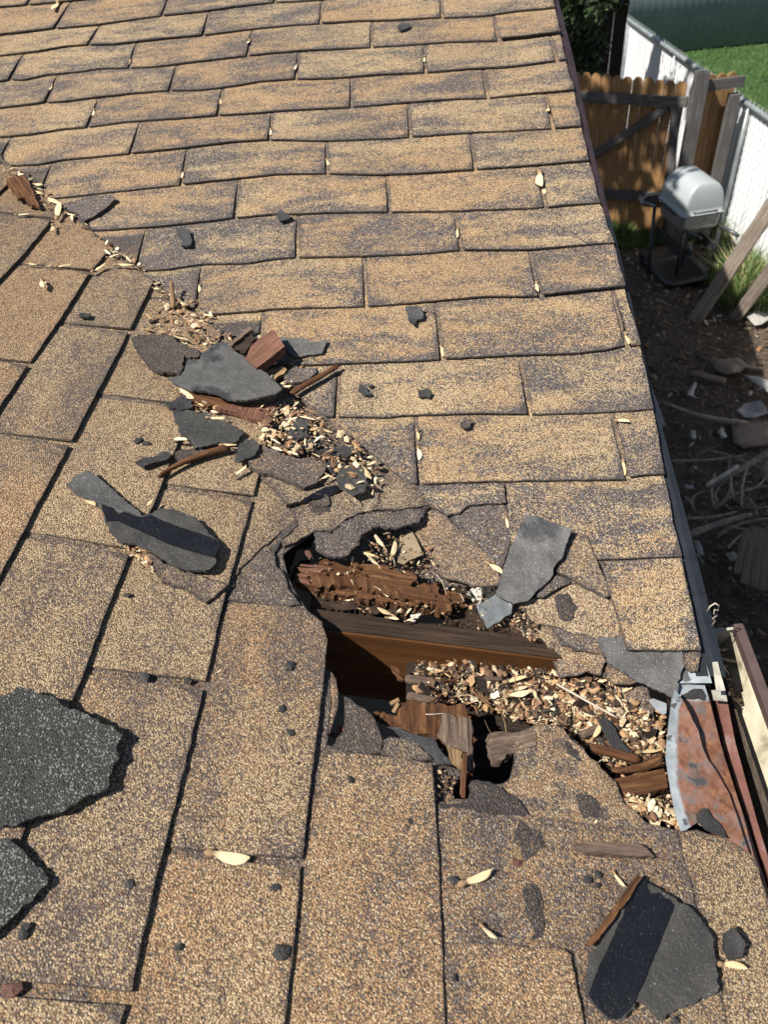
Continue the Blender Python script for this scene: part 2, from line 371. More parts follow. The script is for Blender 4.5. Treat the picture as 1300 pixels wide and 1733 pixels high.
# ---------------------------------------------------------------- the house and its shingles
house = empty('house'); tag(house, 'house with golden brown shingle roof torn open where two slopes meet', 'house')
EX, WT, LAP = .1296, .3048, .03
A_b = {0: [(0, 23), (37, 19), (112, 13), (167, 6), (209, 0)],
 1: [(0, 57), (50, 52), (89, 48), (97, 47.5), (162, 42), (272, 26), (340, 19), (398, 10.5), (464, 3), (519, 0)],
 2: [(0, 93), (65, 86), (110, 78), (145, 75.5), (194, 74.5), (230, 70.6), (288, 64), (342, 59), (419, 49), (503, 40.5), (540, 39), (608, 34), (660, 33.5), (745, 29), (752, 30), (823, 26), (875, 18), (934, 13)],
 3: [(0, 137), (20, 134), (39, 135), (78, 125.5), (136, 120), (170, 115), (217, 114), (262, 112.5), (320, 105), (415, 94), (503, 85.5), (630, 78), (718, 73), (758, 70), (843, 68), (888, 64), (945, 56)],
 4: [(0, 182), (76, 172.5), (105, 171), (152, 165), (222, 157), (285, 151.5), (340, 151), (398, 144), (438, 137), (500, 132.5), (555, 131.5), (640, 125), (720, 121.6), (797, 116), (862, 113), (901, 108), (943, 102), (958, 101)],
 5: [(0, 231), (52, 226), (105, 217), (146, 213.5), (209, 205), (320, 197.5), (367, 194), (438, 190), (466, 187), (594, 180), (691, 172.6), (771, 167), (826, 166), (875, 161), (972, 152)],
 6: [(29, 279), (61.5, 278), (108, 269), (217, 259.5), (308, 250), (398, 239), (450, 236), (555, 238), (660, 233), (694, 231), (781, 224.5), (862, 221), (934, 216.5), (980, 213)],
 7: [(92, 334.6), (138, 330), (215, 322), (304, 312.7), (350, 307), (467, 294.6), (504, 293.7), (554, 293), (648, 294.6), (700, 292.5), (804, 286), (900, 279), (998, 270.6)],
 8: [(166, 389), (277, 382), (351, 374), (395, 369), (467, 362), (501, 362), (559, 359), (658, 357), (700, 356.8), (769, 356), (923, 349.6), (1017, 341.4)],
 9: [(246, 456.8), (277, 456), (338, 447), (400, 446), (427, 445), (458, 439), (500, 436), (611, 432.5), (700, 428.5), (780, 422), (897, 422), (1007, 411.5), (1040, 410)],
 10: [(335, 521), (350, 533), (430, 527), (467, 522), (619, 517.3), (700, 511.5), (823, 500.8), (913, 500.8), (1058, 486)],
 11: [(420, 617), (500, 618), (650, 611.5), (700, 610), (748, 606.5), (880, 600), (977, 597), (1029, 590.7), (1062, 585.5), (1086, 583)],
 12: [(500, 706), (570, 705), (650, 706), (700, 702.5), (804, 700), (898, 701), (1011.5, 698), (1108, 692)],
 13: [(700, 819), (724, 819), (804, 815.7), (908, 814), (1058, 812), (1074, 807), (1124, 802)],
 14: [(1000, 947), (1017, 947), (1154, 942)]}
A_j = {0: [((50, 0), (37, 19))],   # (top, bottom) of each cutout
 1: [((112, 14), (91, 48)), ((282, 0), (273, 26)), ((465, 0), (464, 3))],
 2: [((166, 46), (148, 76)), ((353, 20), (342, 59)), ((545, 0), (541, 39)), ((747, 0), (748, 29))],
 3: [((35, 95), (14, 136)), ((230, 73), (217, 114)), ((426, 51), (418, 94)), ((629, 37), (628, 78)), ((836, 27), (844, 68))],
 4: [((95, 128), (76, 172)), ((298, 110), (286, 152)), ((505, 89), (500, 133)), ((718, 74.5), (720, 121.6)), ((932, 59), (943, 102))],
 5: [((165, 167), (146, 214)), ((376, 148.6), (367, 194)), ((595, 128), (594, 180)), ((818, 116), (826, 166))],
 6: [((17, 231), (2, 262)), ((235, 208), (219, 259)), ((460, 189), (455, 237)), ((691.5, 176.5), (694, 231)), ((925, 159.5), (936, 216))],
 7: [((84.6, 281), (73, 313)), ((314.5, 256), (306, 312)), ((552.5, 237.7), (553, 293.7)), ((798, 231.5), (804, 287))],
 8: [((403, 307), (396, 369)), ((655, 297.7), (659, 357)), ((911.7, 285.4), (924, 349.4))],
 9: [((245.5, 389), (234, 440)), ((504, 367.5), (502, 436)), ((771, 356), (780, 422))],
 10: [((340, 454.6), (333, 520)), ((616, 436.8), (619, 517)), ((897, 423), (914, 500))],
 11: [((445, 528), (437, 612)), ((738.8, 519), (748, 607)), ((1041, 500), (1062, 585))],
 12: [((574, 618), (569, 700)), ((882, 602), (897, 700))],
 13: [((703.5, 713), (711, 818)), ((1037.5, 701), (1063, 811))],
 14: [((851, 817), (858, 900))]}
HB = .0075
TH = .0032
LA = {k: np.array([loc(q, 'A', HB) for q in v]) for k, v in A_b.items()}
RAKE = np.array([loc(q, 'A', HB) for q in [(940, 10), (958, 101), (972, 152), (985, 213), (998, 271), (1017, 341), (1040, 410), (1058, 486), (1086, 583), (1108, 692), (1125, 802), (1154, 942), (1187, 1100)]][::-1])
def rake_a(s): return float(np.interp(s, RAKE[:, 1], RAKE[:, 0]))
SA = .1256
def S_A(k, a):
    if k in LA and k >= 1: return float(np.interp(a, LA[k][:, 0], LA[k][:, 1]))
    if k == 0: return SA + 15 * EX + .006 * math.sin(a * 6) + (.0 if a > -1.6 else .01)
    return SA + (15 - k) * EX + .004 * math.sin(a * 5 + k)
def tab(uv0, uv1, f, pl, mat, name='shingle', nu=None, nv=7, seedv=None, lift=0., label=None):
    """one shingle tab; f(u, v) -> slope coordinates, v = 0 at the exposed bottom edge, 1 at the next butt line"""
    nu = nu or 22; r = random.Random(seedv if seedv is not None else random.random())
    l0, l1, lm = r.uniform(0, .0022) + lift, r.uniform(0, .0022) + lift, r.uniform(-.0004, .001)
    verts, faces, ea = [], [], []
    vv = np.linspace(0, 1 + LAP / EX, nv); pts = []
    jj = r.random() * 99; CH_ = [r.random() ** 3 * .10, r.random() ** 3 * .10]
    for v in vv:
        row = []
        for i in range(nu + 1):
            u = i / nu; c = f(u, v); row.append(c)
        pts.append(row)
    L = math.hypot(pts[0][-1][0] - pts[0][0][0], pts[0][-1][1] - pts[0][0][1])
    top, bot = [], []
    for j, v in enumerate(vv):
        for i in range(nu + 1):
            u = i / nu; c = list(pts[j][i])
            k = max(0, 1 - v) ** 1.5
            e = min(v * EX, u * L * 2.2, (1 - u) * L * 1.4)
            if v == 0 or i in (0, nu):                   # ragged cut edges
                q = .0013 * noise.noise(Vector((c[0] * 90 + jj, c[1] * 90, jj)))
                c[0] += q; c[1] += q
            if v == 0 and min(i, nu - i) < 2: c = [c[0] + (pts[1][i][0] - c[0]) * CH_[i > 2] * (1 - .5 * min(i, nu - i)), c[1] + (pts[1][i][1] - c[1]) * CH_[i > 2] * (1 - .5 * min(i, nu - i))]
            hh = .004 + TH * max(-.1, 1 - v) + k * (l0 * (1 - u) + l1 * u + lm * 4 * u * (1 - u)) 
            if v > 1.02: hh -= .0015
            top.append(pos(c, pl, hh)); bot.append(pos(c, pl, hh - TH + .0003)); ea.append(e if v < .93 else .03)
    C0 = np.mean(top, 0); N = len(top); W = nu + 1
    top = np.array(top) - C0; bot = np.array(bot) - C0
    verts = list(top) + list(bot); ea = ea + ea
    sgn = None
    for j in range(nv - 1):
        for i in range(nu):
            a, b, c, d = j * W + i, j * W + i + 1, (j + 1) * W + i + 1, (j + 1) * W + i
            n1 = np.cross(top[b] - top[a], top[d] - top[a]); ar = np.linalg.norm(n1) + np.linalg.norm(np.cross(top[c] - top[b], top[d] - top[c]))
            if ar < 4e-7: continue
            if sgn is None: sgn = 1 if n1[2] > 0 or np.cross(top[c] - top[b], top[d] - top[c])[2] > 0 else -1
            q = (a, b, c, d) if sgn > 0 else (d, c, b, a); faces.append(q); faces.append(tuple(x + N for x in q[::-1]))
    if not faces: return None
    rim = [j * W for j in range(nv)][::-1] + list(range(W))[1:] + [j * W + nu for j in range(nv)][1:]
    for a, b in zip(rim[:-1], rim[1:]):
        if np.linalg.norm(top[a] - top[b]) < 1e-5: continue
        k = len(verts); verts += [top[a], top[b], bot[b], bot[a]]; ea += [0.] * 4
        faces.append((k, k + 3, k + 2, k + 1) if sgn > 0 else (k, k + 1, k + 2, k + 3))
    M0 = Matrix.Translation(Vector(C0))
    o = mesh_obj(name, verts, faces, mat, house, True, M0, {'edge': ea})
    if label: o['label'] = label
    return o
def vmin_a(s): return -s * CP * 1.0 + .004       # the valley on slope A (a >= this)
GAP = .0042
for k in range(-4, 15):
    js = A_j.get(k)
    if js: J = [(loc(b, 'A', HB)[0], loc(t, 'A', HB)[0]) for t, b in js]
    else: J = [(-1.35 + (.155 if k % 2 else 0),) * 2]
    while J[0][0] > -3.0: J.insert(0, (J[0][0] - WT, J[0][1] - WT))
    while J[-1][0] + WT < -.02: J.append((J[-1][0] + WT, J[-1][1] + WT))
    J.append((9., 9.))
    for n in range(len(J) - 1):
        (b0, t0), (b1, t1) = J[n], J[n + 1]
        smid = S_A(k, b0)
        if b1 < 5 and b1 < vmin_a(smid + EX) + .01: continue
        if k == 14 and n < len(J) - 2: continue
        if k == 13 and b1 < loc((720, 818), 'A')[0] and b1 < loc((700, 818), 'A')[0] - .02: continue
        def f(u, v, b0=b0, t0=t0, b1=b1, t1=t1, k=k):
            aL = b0 + (t0 - b0) * v + GAP; s0 = S_A(k, (b0 + min(b1, 0)) / 2) + v * EX
            aR = (b1 + (t1 - b1) * v - GAP) if b1 < 5 else rake_a(s0) + .001 * math.sin(k * 5 + v * 9)
            lo = vmin_a(s0); aL = min(max(aL, lo), max(aR, lo)); aR = max(aR, lo)
            a = aL + (aR - aL) * u
            s = S_A(k, a); s1 = S_A(k - 1, a) if k > -4 else s + EX
            a = max(a, vmin_a(s + v * (s1 - s)))
            return (a, s + v * (s1 - s))
        nu = max(3, int(22 * ((min(b1, 0) - b0) / WT)))
        tab(0, 0, f, 'A', 'gran_a', nu=nu, seedv=k * 31 + n, lift=.004 if (k == 3 and b1 > 5) or (k == 10 and b1 > 5) else 0)
# bottom right tab of slope A, and the tab above it
slab('shingle', 'A', [(1017, 949), (1085, 946), (1154, 943), (1162, 980), (1187, 1100), (1120, 1101), (1062, 1100), (1040, 1025)], 'gran_a', .0105, .0042, house, .0005, tilt=(0, -.02))

# slope B
B_b = {0: [(0, 470), (31, 439), (89, 371), (106, 350)], 1: [(0, 688), (50, 613), (100, 543), (150, 463), (181, 427)],
 2: [(0, 973), (35, 911), (57, 866), (115, 758), (160, 673), (210, 578), (260, 475)],
 3: [(117, 1198), (145, 1131), (175, 1046), (220, 936), (265, 843), (285, 788), (300, 753), (345, 650)],
 4: [(200, 1740), (222, 1680), (260, 1500), (278, 1432), (312, 1299), (345, 1166), (380, 1011), (422, 866), (437, 808)],
 5: [(470, 1800), (482, 1733), (497, 1600), (512, 1450), (530, 1300), (540, 1190), (551, 1081)]}
B_j = {0: [((5, 359), (89, 370))], 1: [((28, 442), (154, 458)), ((-30, 604), (48, 615))], 2: [((102, 545), (220, 560)), ((0, 733), (115, 750))],
 3: [((182, 668), (273, 682)), ((45, 902), (218, 934))], 4: [((280, 820), (430, 844)), ((147, 1131), (346, 1160)), ((0, 1668), (219, 1690))],
 5: [((388, 1012), (548, 1040)), ((280, 1432), (512, 1457))]}
LB = {k: np.array(sorted([tuple(loc(q, 'B', HB)[::-1]) for q in v])) for k, v in B_b.items()}   # (y, s)
SB = .0876
def S_B(k, y):
    if k in LB: return float(np.interp(y, LB[k][:, 0], LB[k][:, 1]))
    return SB + (8 - k) * EX + .003 * math.sin(5 * y + k)
for k in range(-6, 6):
    js = B_j.get(k)
    J = [(loc(b, 'B', HB)[1], loc(t, 'B', HB)[1]) for t, b in js] if js else [(.95 if k % 2 else .8,) * 2]
    if k == 5: J = J[1:]
    else:
        while J[0][0] < 2.2: J.insert(0, (J[0][0] + WT, J[0][1] + WT))
    while J[-1][0] > -1.0: J.append((J[-1][0] - WT, J[-1][1] - WT))
    for n in range(len(J) - 1):
        (b0, t0), (b1, t1) = J[n], J[n + 1]
        if b1 > S_B(k - 1, b1) * CP + .02: continue
        if k == 3 and b1 < -.9: continue
        def f(u, v, b0=b0, t0=t0, b1=b1, t1=t1, k=k):
            y0 = b0 + (t0 - b0) * v - .0055; y1 = b1 + (t1 - b1) * v + .0055; y = y1 + (y0 - y1) * u
            s = S_B(k, y); s1 = S_B(k - 1, y); s = s + v * (s1 - s)
            return (s, min(y, s * CP - .002))
        tab(0, 0, f, 'B', 'gran_b', seedv=900 + k * 31 + n)
# underlying courses (what shows in the cutouts and where tabs are gone)
vA = lambda s: (-s * CP, s)
baseA = [loc((1187, 1112), 'A'), loc((1157, 1126), 'A'), loc((1060, 1118), 'A'), loc((1010, 1108), 'A'), loc((950, 1094), 'A'), loc((925, 1040), 'A'), loc((895, 1012), 'A'), loc((845, 985), 'A'), loc((800, 985), 'A'), loc((750, 965), 'A'),
         loc((733, 930), 'A'), loc((722, 890), 'A'), vA(.45), vA(1.), vA(2.), vA(3.1), vA(4.95), (-.012, 4.95), (-.012, 2.5), (-.012, 1.), (-.012, .3)]
slab('shingle_underlayer', 'A', None, 'gran_worn', .002, .003, house, .001, plane2d=baseA, g=.045)
vB = lambda s: (s, s * CP)
baseB = [vB(3.1), vB(2.), vB(1.), vB(.5)] + [loc(q, 'B') for q in [(700, 850), (660, 866), (600, 878), (565, 892), (534, 902), (498, 925), (478, 940), (486, 975), (505, 1015), (530, 1045), (544, 1075), (541, 1130), (556, 1135), (560, 1180), (552, 1262), (600, 1276), (690, 1290), (735, 1300), (742, 1358), (800, 1352), (862, 1322), (876, 1250), (939, 1232), (1008, 1293), (1060, 1366), (1092, 1393), (1140, 1405), (1180, 1410), (1262, 1452)]]
eB = loc((1262, 1452), 'B')[0]; baseB += [(eB, -1.3), (3.1, -1.3)]
slab('shingle_underlayer', 'B', None, 'gran_worn', .002, .003, house, .001, plane2d=baseB, g=.04)
# broken and custom tabs of slope B
S_ = lambda px, mat, h=.0085, **k: slab('broken_shingle', 'B', px, mat, h, k.pop('th', .0038), house, **k)
slab('shingle', 'B', [(386, 1014), (470, 1020), (520, 1032), (545, 1052), (554, 1080), (548, 1150), (538, 1230), (529, 1300), (512, 1450), (400, 1444), (278, 1428), (300, 1340), (330, 1220), (368, 1060)], 'gran_b', .0062, .0038, house, .0006, rough=.001, tilt=(-.03, 0), hpx=.008)
S_([(437, 806), (470, 835), (503, 879), (472, 902), (430, 938), (405, 963), (395, 990), (386, 1012), (360, 1010), (400, 900)], 'gran_b', .0042, jag=.0015, rough=.001)
S_([(437, 806), (520, 790), (640, 800), (702, 818), (732, 853), (700, 859), (651, 863), (632, 864), (605, 869), (577, 885), (560, 901), (534, 898), (505, 915), (480, 925), (470, 908), (503, 879), (470, 835)], 'gran_tan', .0065, jag=.0015, rough=.0015, g=.01)
S_(Y1([(440, 90), (310, 200), (280, 270), (120, 370), (40, 440), (10, 560), (-60, 660), (60, 695), (200, 700), (360, 712), (470, 700), (420, 640), (380, 590), (360, 490), (300, 430), (282, 330), (330, 250), (450, 110)]), 'gran_worn', .0065, jag=.0016, rough=.0025, g=.008)
S_([(534, 899), (561, 902), (577, 887), (605, 872), (632, 866), (651, 866), (700, 861), (725, 856), (716, 874), (704, 884), (678, 892), (654, 894), (632, 891), (622, 899), (608, 911), (606, 925), (592, 936), (577, 942), (556, 941), (540, 934), (531, 915)], 'gran_grey', .0095, jag=.0028, step=.003, rough=.0018, g=.008, th=.003)
S_(Z3([(200, 110), (250, 180), (272, 270), (262, 360), (240, 450), (215, 522), (140, 525), (150, 300)]), 'gran_b', .001, jag=.001)
S_([(583, 1178), (600, 1189), (629, 1210), (645, 1240), (647, 1275), (600, 1276), (555, 1270), (583, 1235)], 'gran_dark', -.004, jag=.0015, rough=.002, g=.008)  # layer in shade; the shade is put into its dark granules
S_(Z3([(550, 560), (600, 540), (740, 570), (800, 620), (860, 700), (700, 690), (540, 660)]), 'gran_worn', -.003, jag=.0016, rough=.002, g=.008)
slab('shingle', 'B', [(548, 1270), (600, 1272), (680, 1282), (731, 1293), (736, 1360), (741, 1430), (748, 1590), (753, 1733), (755, 1830), (440, 1830), (490, 1600), (520, 1400)], 'gran_b', .0060, .0036, house, .0006, rough=.0008, tilt=(-.03, 0), hpx=.007)
S_([(738, 1360), (741, 1430), (730, 1830), (1246, 1830), (1232, 1733), (1215, 1640), (1180, 1535), (1147, 1410), (1125, 1404), (1065, 1403), (1000, 1395), (920, 1385), (865, 1374), (790, 1365)], 'gran_worn', .0045, th=.0025, jag=.001, rough=.0016, g=.011)
S_([(740, 1372), (790, 1375), (800, 1330), (850, 1327), (866, 1310), (880, 1290), (866, 1266), (870, 1240), (909, 1226), (939, 1226), (952, 1233), (966, 1251), (985, 1267), (1001, 1286), (1012, 1291), (1028, 1307), (1047, 1332), (1063, 1364), (1092, 1391), (1125, 1412), (1065, 1413), (1000, 1405), (920, 1396), (865, 1384)], 'gran_tan', .0022, th=.003, jag=.0015, rough=.003, g=.008)
S_([(742, 1362), (790, 1358), (798, 1318), (838, 1326), (868, 1345), (895, 1378), (860, 1378), (800, 1370)], 'gran_black', .0062, th=.003, jag=.0022, rough=.002, g=.008)
slab('shingle', 'B', [(750, 1591), (860, 1598), (955, 1607), (967, 1616), (978, 1680), (990, 1733), (996, 1830), (745, 1830), (742, 1700)], 'gran_b', .0068, .004, house, .0006, rough=.0006, tilt=(-.03, 0), hpx=.008)
S_([(1140, 1408), (1180, 1404), (1230, 1420), (1262, 1440), (1279, 1452), (1300, 1522), (1330, 1640), (1350, 1830), (1232, 1830), (1220, 1733), (1204, 1640), (1168, 1535)], 'gran_b', .0028, jag=.0008)
# broken pieces at the bottom of slope A
A_ = lambda px, mat, h=.009, **k: slab('broken_shingle', 'A', px, mat, h, k.pop('th', .0038), house, **k)
A_([(728, 857), (752, 872), (777, 894), (808, 922), (838, 950), (849, 978), (842, 990), (808, 993), (792, 987), (770, 984), (746, 978), (734, 965), (725, 942), (715, 925), (703, 904), (690, 891), (700, 875)], 'gran_tan', .006, jag=.002, rough=.0025, g=.008)
A_([(700, 822), (852, 817), (857, 851), (826, 853), (795, 856), (778, 868), (758, 872), (728, 857)], 'gran_a', .0095, jag=.0012)
A_([(795, 857), (852, 853), (866, 880), (862, 930), (848, 962), (820, 940), (780, 900), (762, 876)], 'gran_grey', .0045, th=.002, jag=.002, rough=.001)
A_(R2([(580, 200), (610, 130), (640, 70), (690, 80), (720, 160), (775, 280), (755, 290), (690, 262), (640, 230)]), 'gran_worn', .0105, jag=.0009)
A_(R2([(515, 275), (530, 245), (585, 215), (632, 232), (632, 242), (580, 262), (540, 290), (520, 288)]), 'gran_grey', .012, jag=.0015, rough=.002, g=.006)
A_(R2([(455, 315), (500, 290), (560, 275), (640, 240), (690, 262), (755, 292), (790, 310), (802, 380), (800, 420), (720, 432), (640, 412), (585, 388), (500, 378), (480, 340)]), 'gran_tan', .0045, jag=.002, rough=.003, g=.008)
A_(R2([(490, 382), (585, 390), (600, 420), (572, 468), (505, 466), (488, 420)]), 'gran_tan', -.002, jag=.002, rough=.003, g=.007)
A_(R2([(602, 412), (650, 415), (720, 440), (755, 510), (735, 550), (690, 545), (650, 556), (600, 562), (560, 486)]), 'gran_tan', -.001, jag=.002, rough=.003, g=.007)
A_(R2([(625, 420), (660, 420), (700, 445), (690, 470), (640, 470)]), 'gran_grey', .002, th=.003, jag=.002, rough=.002)
A_(R2([(735, 552), (760, 515), (820, 545), (855, 575), (835, 585), (780, 580)]), 'gran_tan', -.006, jag=.002, rough=.003)
A_(R2([(1010, 470), (1068, 470), (1070, 505), (1066, 540), (1040, 540), (1012, 520)]), 'gran_worn', .003, jag=.0012)
A_(Z4([(640, 180), (760, 190), (900, 220), (950, 330), (960, 430), (900, 460), (820, 400), (720, 330), (660, 260)]), 'gran_grey', -.024, jag=.003, rough=.004, g=.008, th=.004)
A_(Y1([(280, 270), (330, 250), (440, 200), (520, 190), (590, 200), (540, 280), (450, 300), (400, 400), (380, 520), (330, 460), (290, 390)]), 'gran_dark', -.012, jag=.0035, step=.003, rough=.004, g=.008)
A_(Y2([(230, 420), (290, 360), (380, 380), (430, 470), (560, 500), (640, 540), (600, 570), (520, 560), (420, 540), (300, 540), (250, 490)]), 'gran_grey', -.008, jag=.0035, step=.003, rough=.004, g=.008, th=.004)
A_(Y1([(420, 440), (470, 380), (540, 380), (530, 440), (440, 500), (400, 560), (390, 520)]), 'felt_dk', -.018, jag=.002, rough=.004)
A_(Y1([(560, 660), (600, 640), (690, 650), (680, 720), (655, 790), (620, 770)]), 'felt_dk', -.020, jag=.002, rough=.004, grain=None)
A_(Y1([(690, 720), (760, 700), (900, 670), (960, 700), (950, 770), (840, 780), (700, 770)]), 'gran_grey', -.026, jag=.003, rough=.005, g=.007)

for pl_, px_, h_ in [('B', R8([(430, 160), (480, 165), (540, 200), (545, 260), (520, 310), (480, 322), (450, 270)]), .0062), ('B', R8([(470, 385), (520, 390), (540, 430), (545, 520), (540, 600), (510, 600), (480, 500), (458, 420)]), .0062),
    ('A', R2([(575, 280), (640, 270), (650, 320), (630, 372), (590, 360)]), .0068), ('B', Z4([(400, 570), (470, 560), (520, 620), (560, 700), (480, 712), (420, 650)]), .0045), ('B', Z4([(470, 920), (560, 910), (620, 960), (600, 1030), (520, 1060), (480, 1000)]), .0045),
    ('B', T8([(60, 340), (120, 295), (180, 290), (200, 350), (190, 400), (120, 410)]), .0078)]:
    slab('sealant_patch', pl_, px_, 'gran_black', h_ - .0009, .0016, house, .003, rough=.0006, edge_drop=.0012, g=.008)
# ---------------------------------------------------------------- inside the hole
def prism(name, P0, P1, w_, h_, mat, parent=None, up=(0, 0, 1), seg=14, rough=.0, taper=1., ends=0.):
    """a squared timber from P0 to P1 (centre of its top face), local x along its length"""
    P0, P1 = Vector(P0), Vector(P1); ax = (P1 - P0); L = ax.length; ax.normalize(); up = Vector(up); ay = up.cross(ax).normalized(); az = ax.cross(ay)
    C0 = (P0 + P1) / 2; M0 = Matrix((ax, ay, az)).transposed().to_4x4(); M0.translation = C0
    bx = [(-.5, 0), (-.5 + .06, .004), (.5 - .06, .004), (.5, 0), (.5, -.06), (.5, -.94), (.44, -1), (-.44, -1), (-.5, -.94), (-.5, -.06)]
    bx = [(a, min(b, 0)) for a, b in bx]; n = len(bx); verts, faces = [], []; sd = random.random() * 50
    for i in range(seg + 1):
        x = -L / 2 + L * i / seg; k = 1 + (taper - 1) * i / seg
        for a, b in bx:
            nn = rough * noise.noise(Vector((x * 30 + sd, a * 3, b * 3)))
            xe = x
            if ends and i in (0, seg): xe += ends * noise.noise(Vector((sd, a * 9, b * 9))) * (1 if i else -1)
            verts.append((xe, a * w_ * k + nn, b * h_ * k + nn))
    for i in range(seg):
        for j in range(n):
            a = i * n + j; b = i * n + (j + 1) % n; faces.append((a, b, b + n, a + n)[::-1])
    faces.append(tuple(range(n))); faces.append(tuple(range(seg * n, seg * n + n))[::-1])
    o = mesh_obj(name, verts, faces, mat, None, False, M0)
    if parent is not None: keep_world(o, parent)
    return o
def under(q, dz):       # a point of photograph on a surface dz below slope B
    return pos(loc(q, 'B', dz), 'B', dz)
r0, r1 = under((530, 1043), -.019), under((905, 1092), -.019)
dr = (r1 - r0) / np.linalg.norm(r1 - r0)
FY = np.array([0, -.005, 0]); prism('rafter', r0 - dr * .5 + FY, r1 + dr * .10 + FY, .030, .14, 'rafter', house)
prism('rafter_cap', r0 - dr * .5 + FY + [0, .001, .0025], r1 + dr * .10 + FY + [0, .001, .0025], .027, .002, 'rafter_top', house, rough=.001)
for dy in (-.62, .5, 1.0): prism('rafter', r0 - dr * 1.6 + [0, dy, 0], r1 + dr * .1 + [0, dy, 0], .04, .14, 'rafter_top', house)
# ceiling board far below the hole and dark inner boards
def box(name, lo, hi, mat, parent=None, bev=0., M0=None):
    lo, hi = Vector(lo), Vector(hi); c = (lo + hi) / 2; d = (hi - lo) / 2
    v = [(sx * d.x, sy * d.y, sz * d.z) for sz in (-1, 1) for sy in (-1, 1) for sx in (-1, 1)]
    f = [(0, 2, 3, 1), (4, 5, 7, 6), (0, 1, 5, 4), (2, 6, 7, 3), (0, 4, 6, 2), (1, 3, 7, 5)]
    o = mesh_obj(name, v, f, mat, None, False, (M0 or Matrix()) @ Matrix.Translation(c))
    if bev:
        m = o.modifiers.new('bevel', 'BEVEL'); m.width = bev; m.segments = 2
    if parent is not None: keep_world(o, parent)
    return o
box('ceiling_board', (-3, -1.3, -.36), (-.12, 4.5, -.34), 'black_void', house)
box('soffit_board', (-.30, -1.3, -.150), (.03, -.02, -.135), 'dark_wood', house)
# rotten deck boards
def board(px, mat, h, th=.016, grain=None, **k):
    return slab('deck_board', 'B', px, mat, h, th, house, k.pop('jag', .004), k.pop('step', .0035), k.pop('g', .0042), grain=grain, rough=k.pop('rough', .004) * .35, fib=.0024, **k)
GR = [(540, 960), (800, 1010)]
board(Y1([(450, 545), (470, 480), (540, 430), (650, 380), (850, 390), (1000, 430), (1100, 430), (1300, 470)]) + Y2([(60, 440), (240, 470), (260, 560), (400, 570), (480, 600), (600, 640), (590, 690), (480, 720), (500, 750), (300, 730), (100, 700), (0, 690)]) + Y1([(1100, 690), (900, 640), (700, 610), (560, 600), (540, 560)]), 'rot', -.016, .014, GR)
board(Y1([(540, 470), (700, 500), (900, 500), (1200, 560), (1340, 600)]) + Y2([(230, 560), (300, 560), (390, 560), (400, 640), (520, 690), (500, 740), (300, 700), (100, 650)]) + Y1([(1000, 600), (800, 580), (560, 560)]), 'rot', -.008, .010, [(600, 960), (612, 1000)], rough=.005)
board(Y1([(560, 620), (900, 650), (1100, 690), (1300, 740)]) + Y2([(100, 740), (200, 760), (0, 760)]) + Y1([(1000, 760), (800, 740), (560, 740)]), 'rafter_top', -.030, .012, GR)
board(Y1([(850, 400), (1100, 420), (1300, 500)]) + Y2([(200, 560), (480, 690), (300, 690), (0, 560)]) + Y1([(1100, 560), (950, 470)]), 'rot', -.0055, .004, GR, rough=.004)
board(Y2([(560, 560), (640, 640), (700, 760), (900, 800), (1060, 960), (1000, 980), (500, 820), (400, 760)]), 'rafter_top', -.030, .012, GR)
# lower broken board
o = board(Z3([(490, 390), (640, 410), (650, 350), (690, 330), (760, 320), (900, 345), (1050, 350), (1110, 420), (1118, 580), (1130, 740), (1100, 760), (1050, 740), (1000, 640), (960, 600), (880, 545), (760, 530), (700, 500), (620, 460), (560, 430)]), 'rot', -.012, .014, [(780, 1300), (775, 1200)], tilt=(0, 0), rough=.0035)
board(Z3([(930, 400), (1110, 430), (1128, 745), (1095, 755), (1050, 735), (960, 600), (900, 540)]), 'grey_wood', -.0085, .004, [(790, 1300), (785, 1200)], rough=.0015, jag=.0015)
slab('deck_board', 'B', Z3([(960, 598), (1045, 640), (1050, 740), (985, 700)]), 'rot_lt', -.002, .006, house, .0015, grain=[(770, 1300), (768, 1260)])
slab('tar_paper', 'B', Z3([(580, 470), (640, 480), (700, 510), (760, 540), (870, 550), (900, 620), (970, 690), (978, 715), (900, 715), (860, 690), (800, 620), (740, 570), (650, 540)]), 'felt_dk', -.004, .002, house, .0015, rough=.002, g=.008)
slab('tar_paper', 'B', Z3([(860, 700), (960, 720), (1040, 760), (1035, 800), (990, 850), (1000, 960), (900, 960), (880, 850)]), 'gran_dark', -.006, .004, house, .002, rough=.003, g=.008)
slab('tar_paper', 'B', Z3([(740, 560), (880, 600), (960, 720), (860, 715), (790, 640)]), 'felt_dk', -.008, .002, house, .002, rough=.002)
prism('splinter', under((787, 1276), .0), under((783, 1345), .004), .0055, .005, 'rot', house, rough=.001, ends=.01)
for q0, q1, ww in [((660, 1190), (675, 1183), .004), ((665, 1205), (674, 1190), .004), ((480, 0), (0, 0), 0)][:2]:
    prism('splinter', under(q0, -.012), under(q1, -.006), ww, .004, 'rot_lt', house)
# board ends seen at the left of the hole
for a, b in [((500, 972), (520, 976)), ((502, 980), (522, 985)), ((505, 962), (545, 966)), ((510, 955), (560, 962)), ((558, 1240), (572, 1246)), ((570, 1230), (585, 1236)), ((573, 1244), (586, 1248))]:
    prism('splinter', under(a, -.014), under(b, -.012), .004, .003, 'rot_red', house, ends=.01, rough=.001)
# bed that carries the litter between rafter and eave
bed = [(690, 1120), (800, 1130), (960, 1135), (1060, 1150), (1120, 1200), (1150, 1300), (1165, 1415), (1080, 1410), (1000, 1320), (900, 1260), (800, 1330), (740, 1250), (690, 1180)]
slab('soffit_board', 'B', bed, 'dark_wood', -.062, .012, house, 0, g=.03)

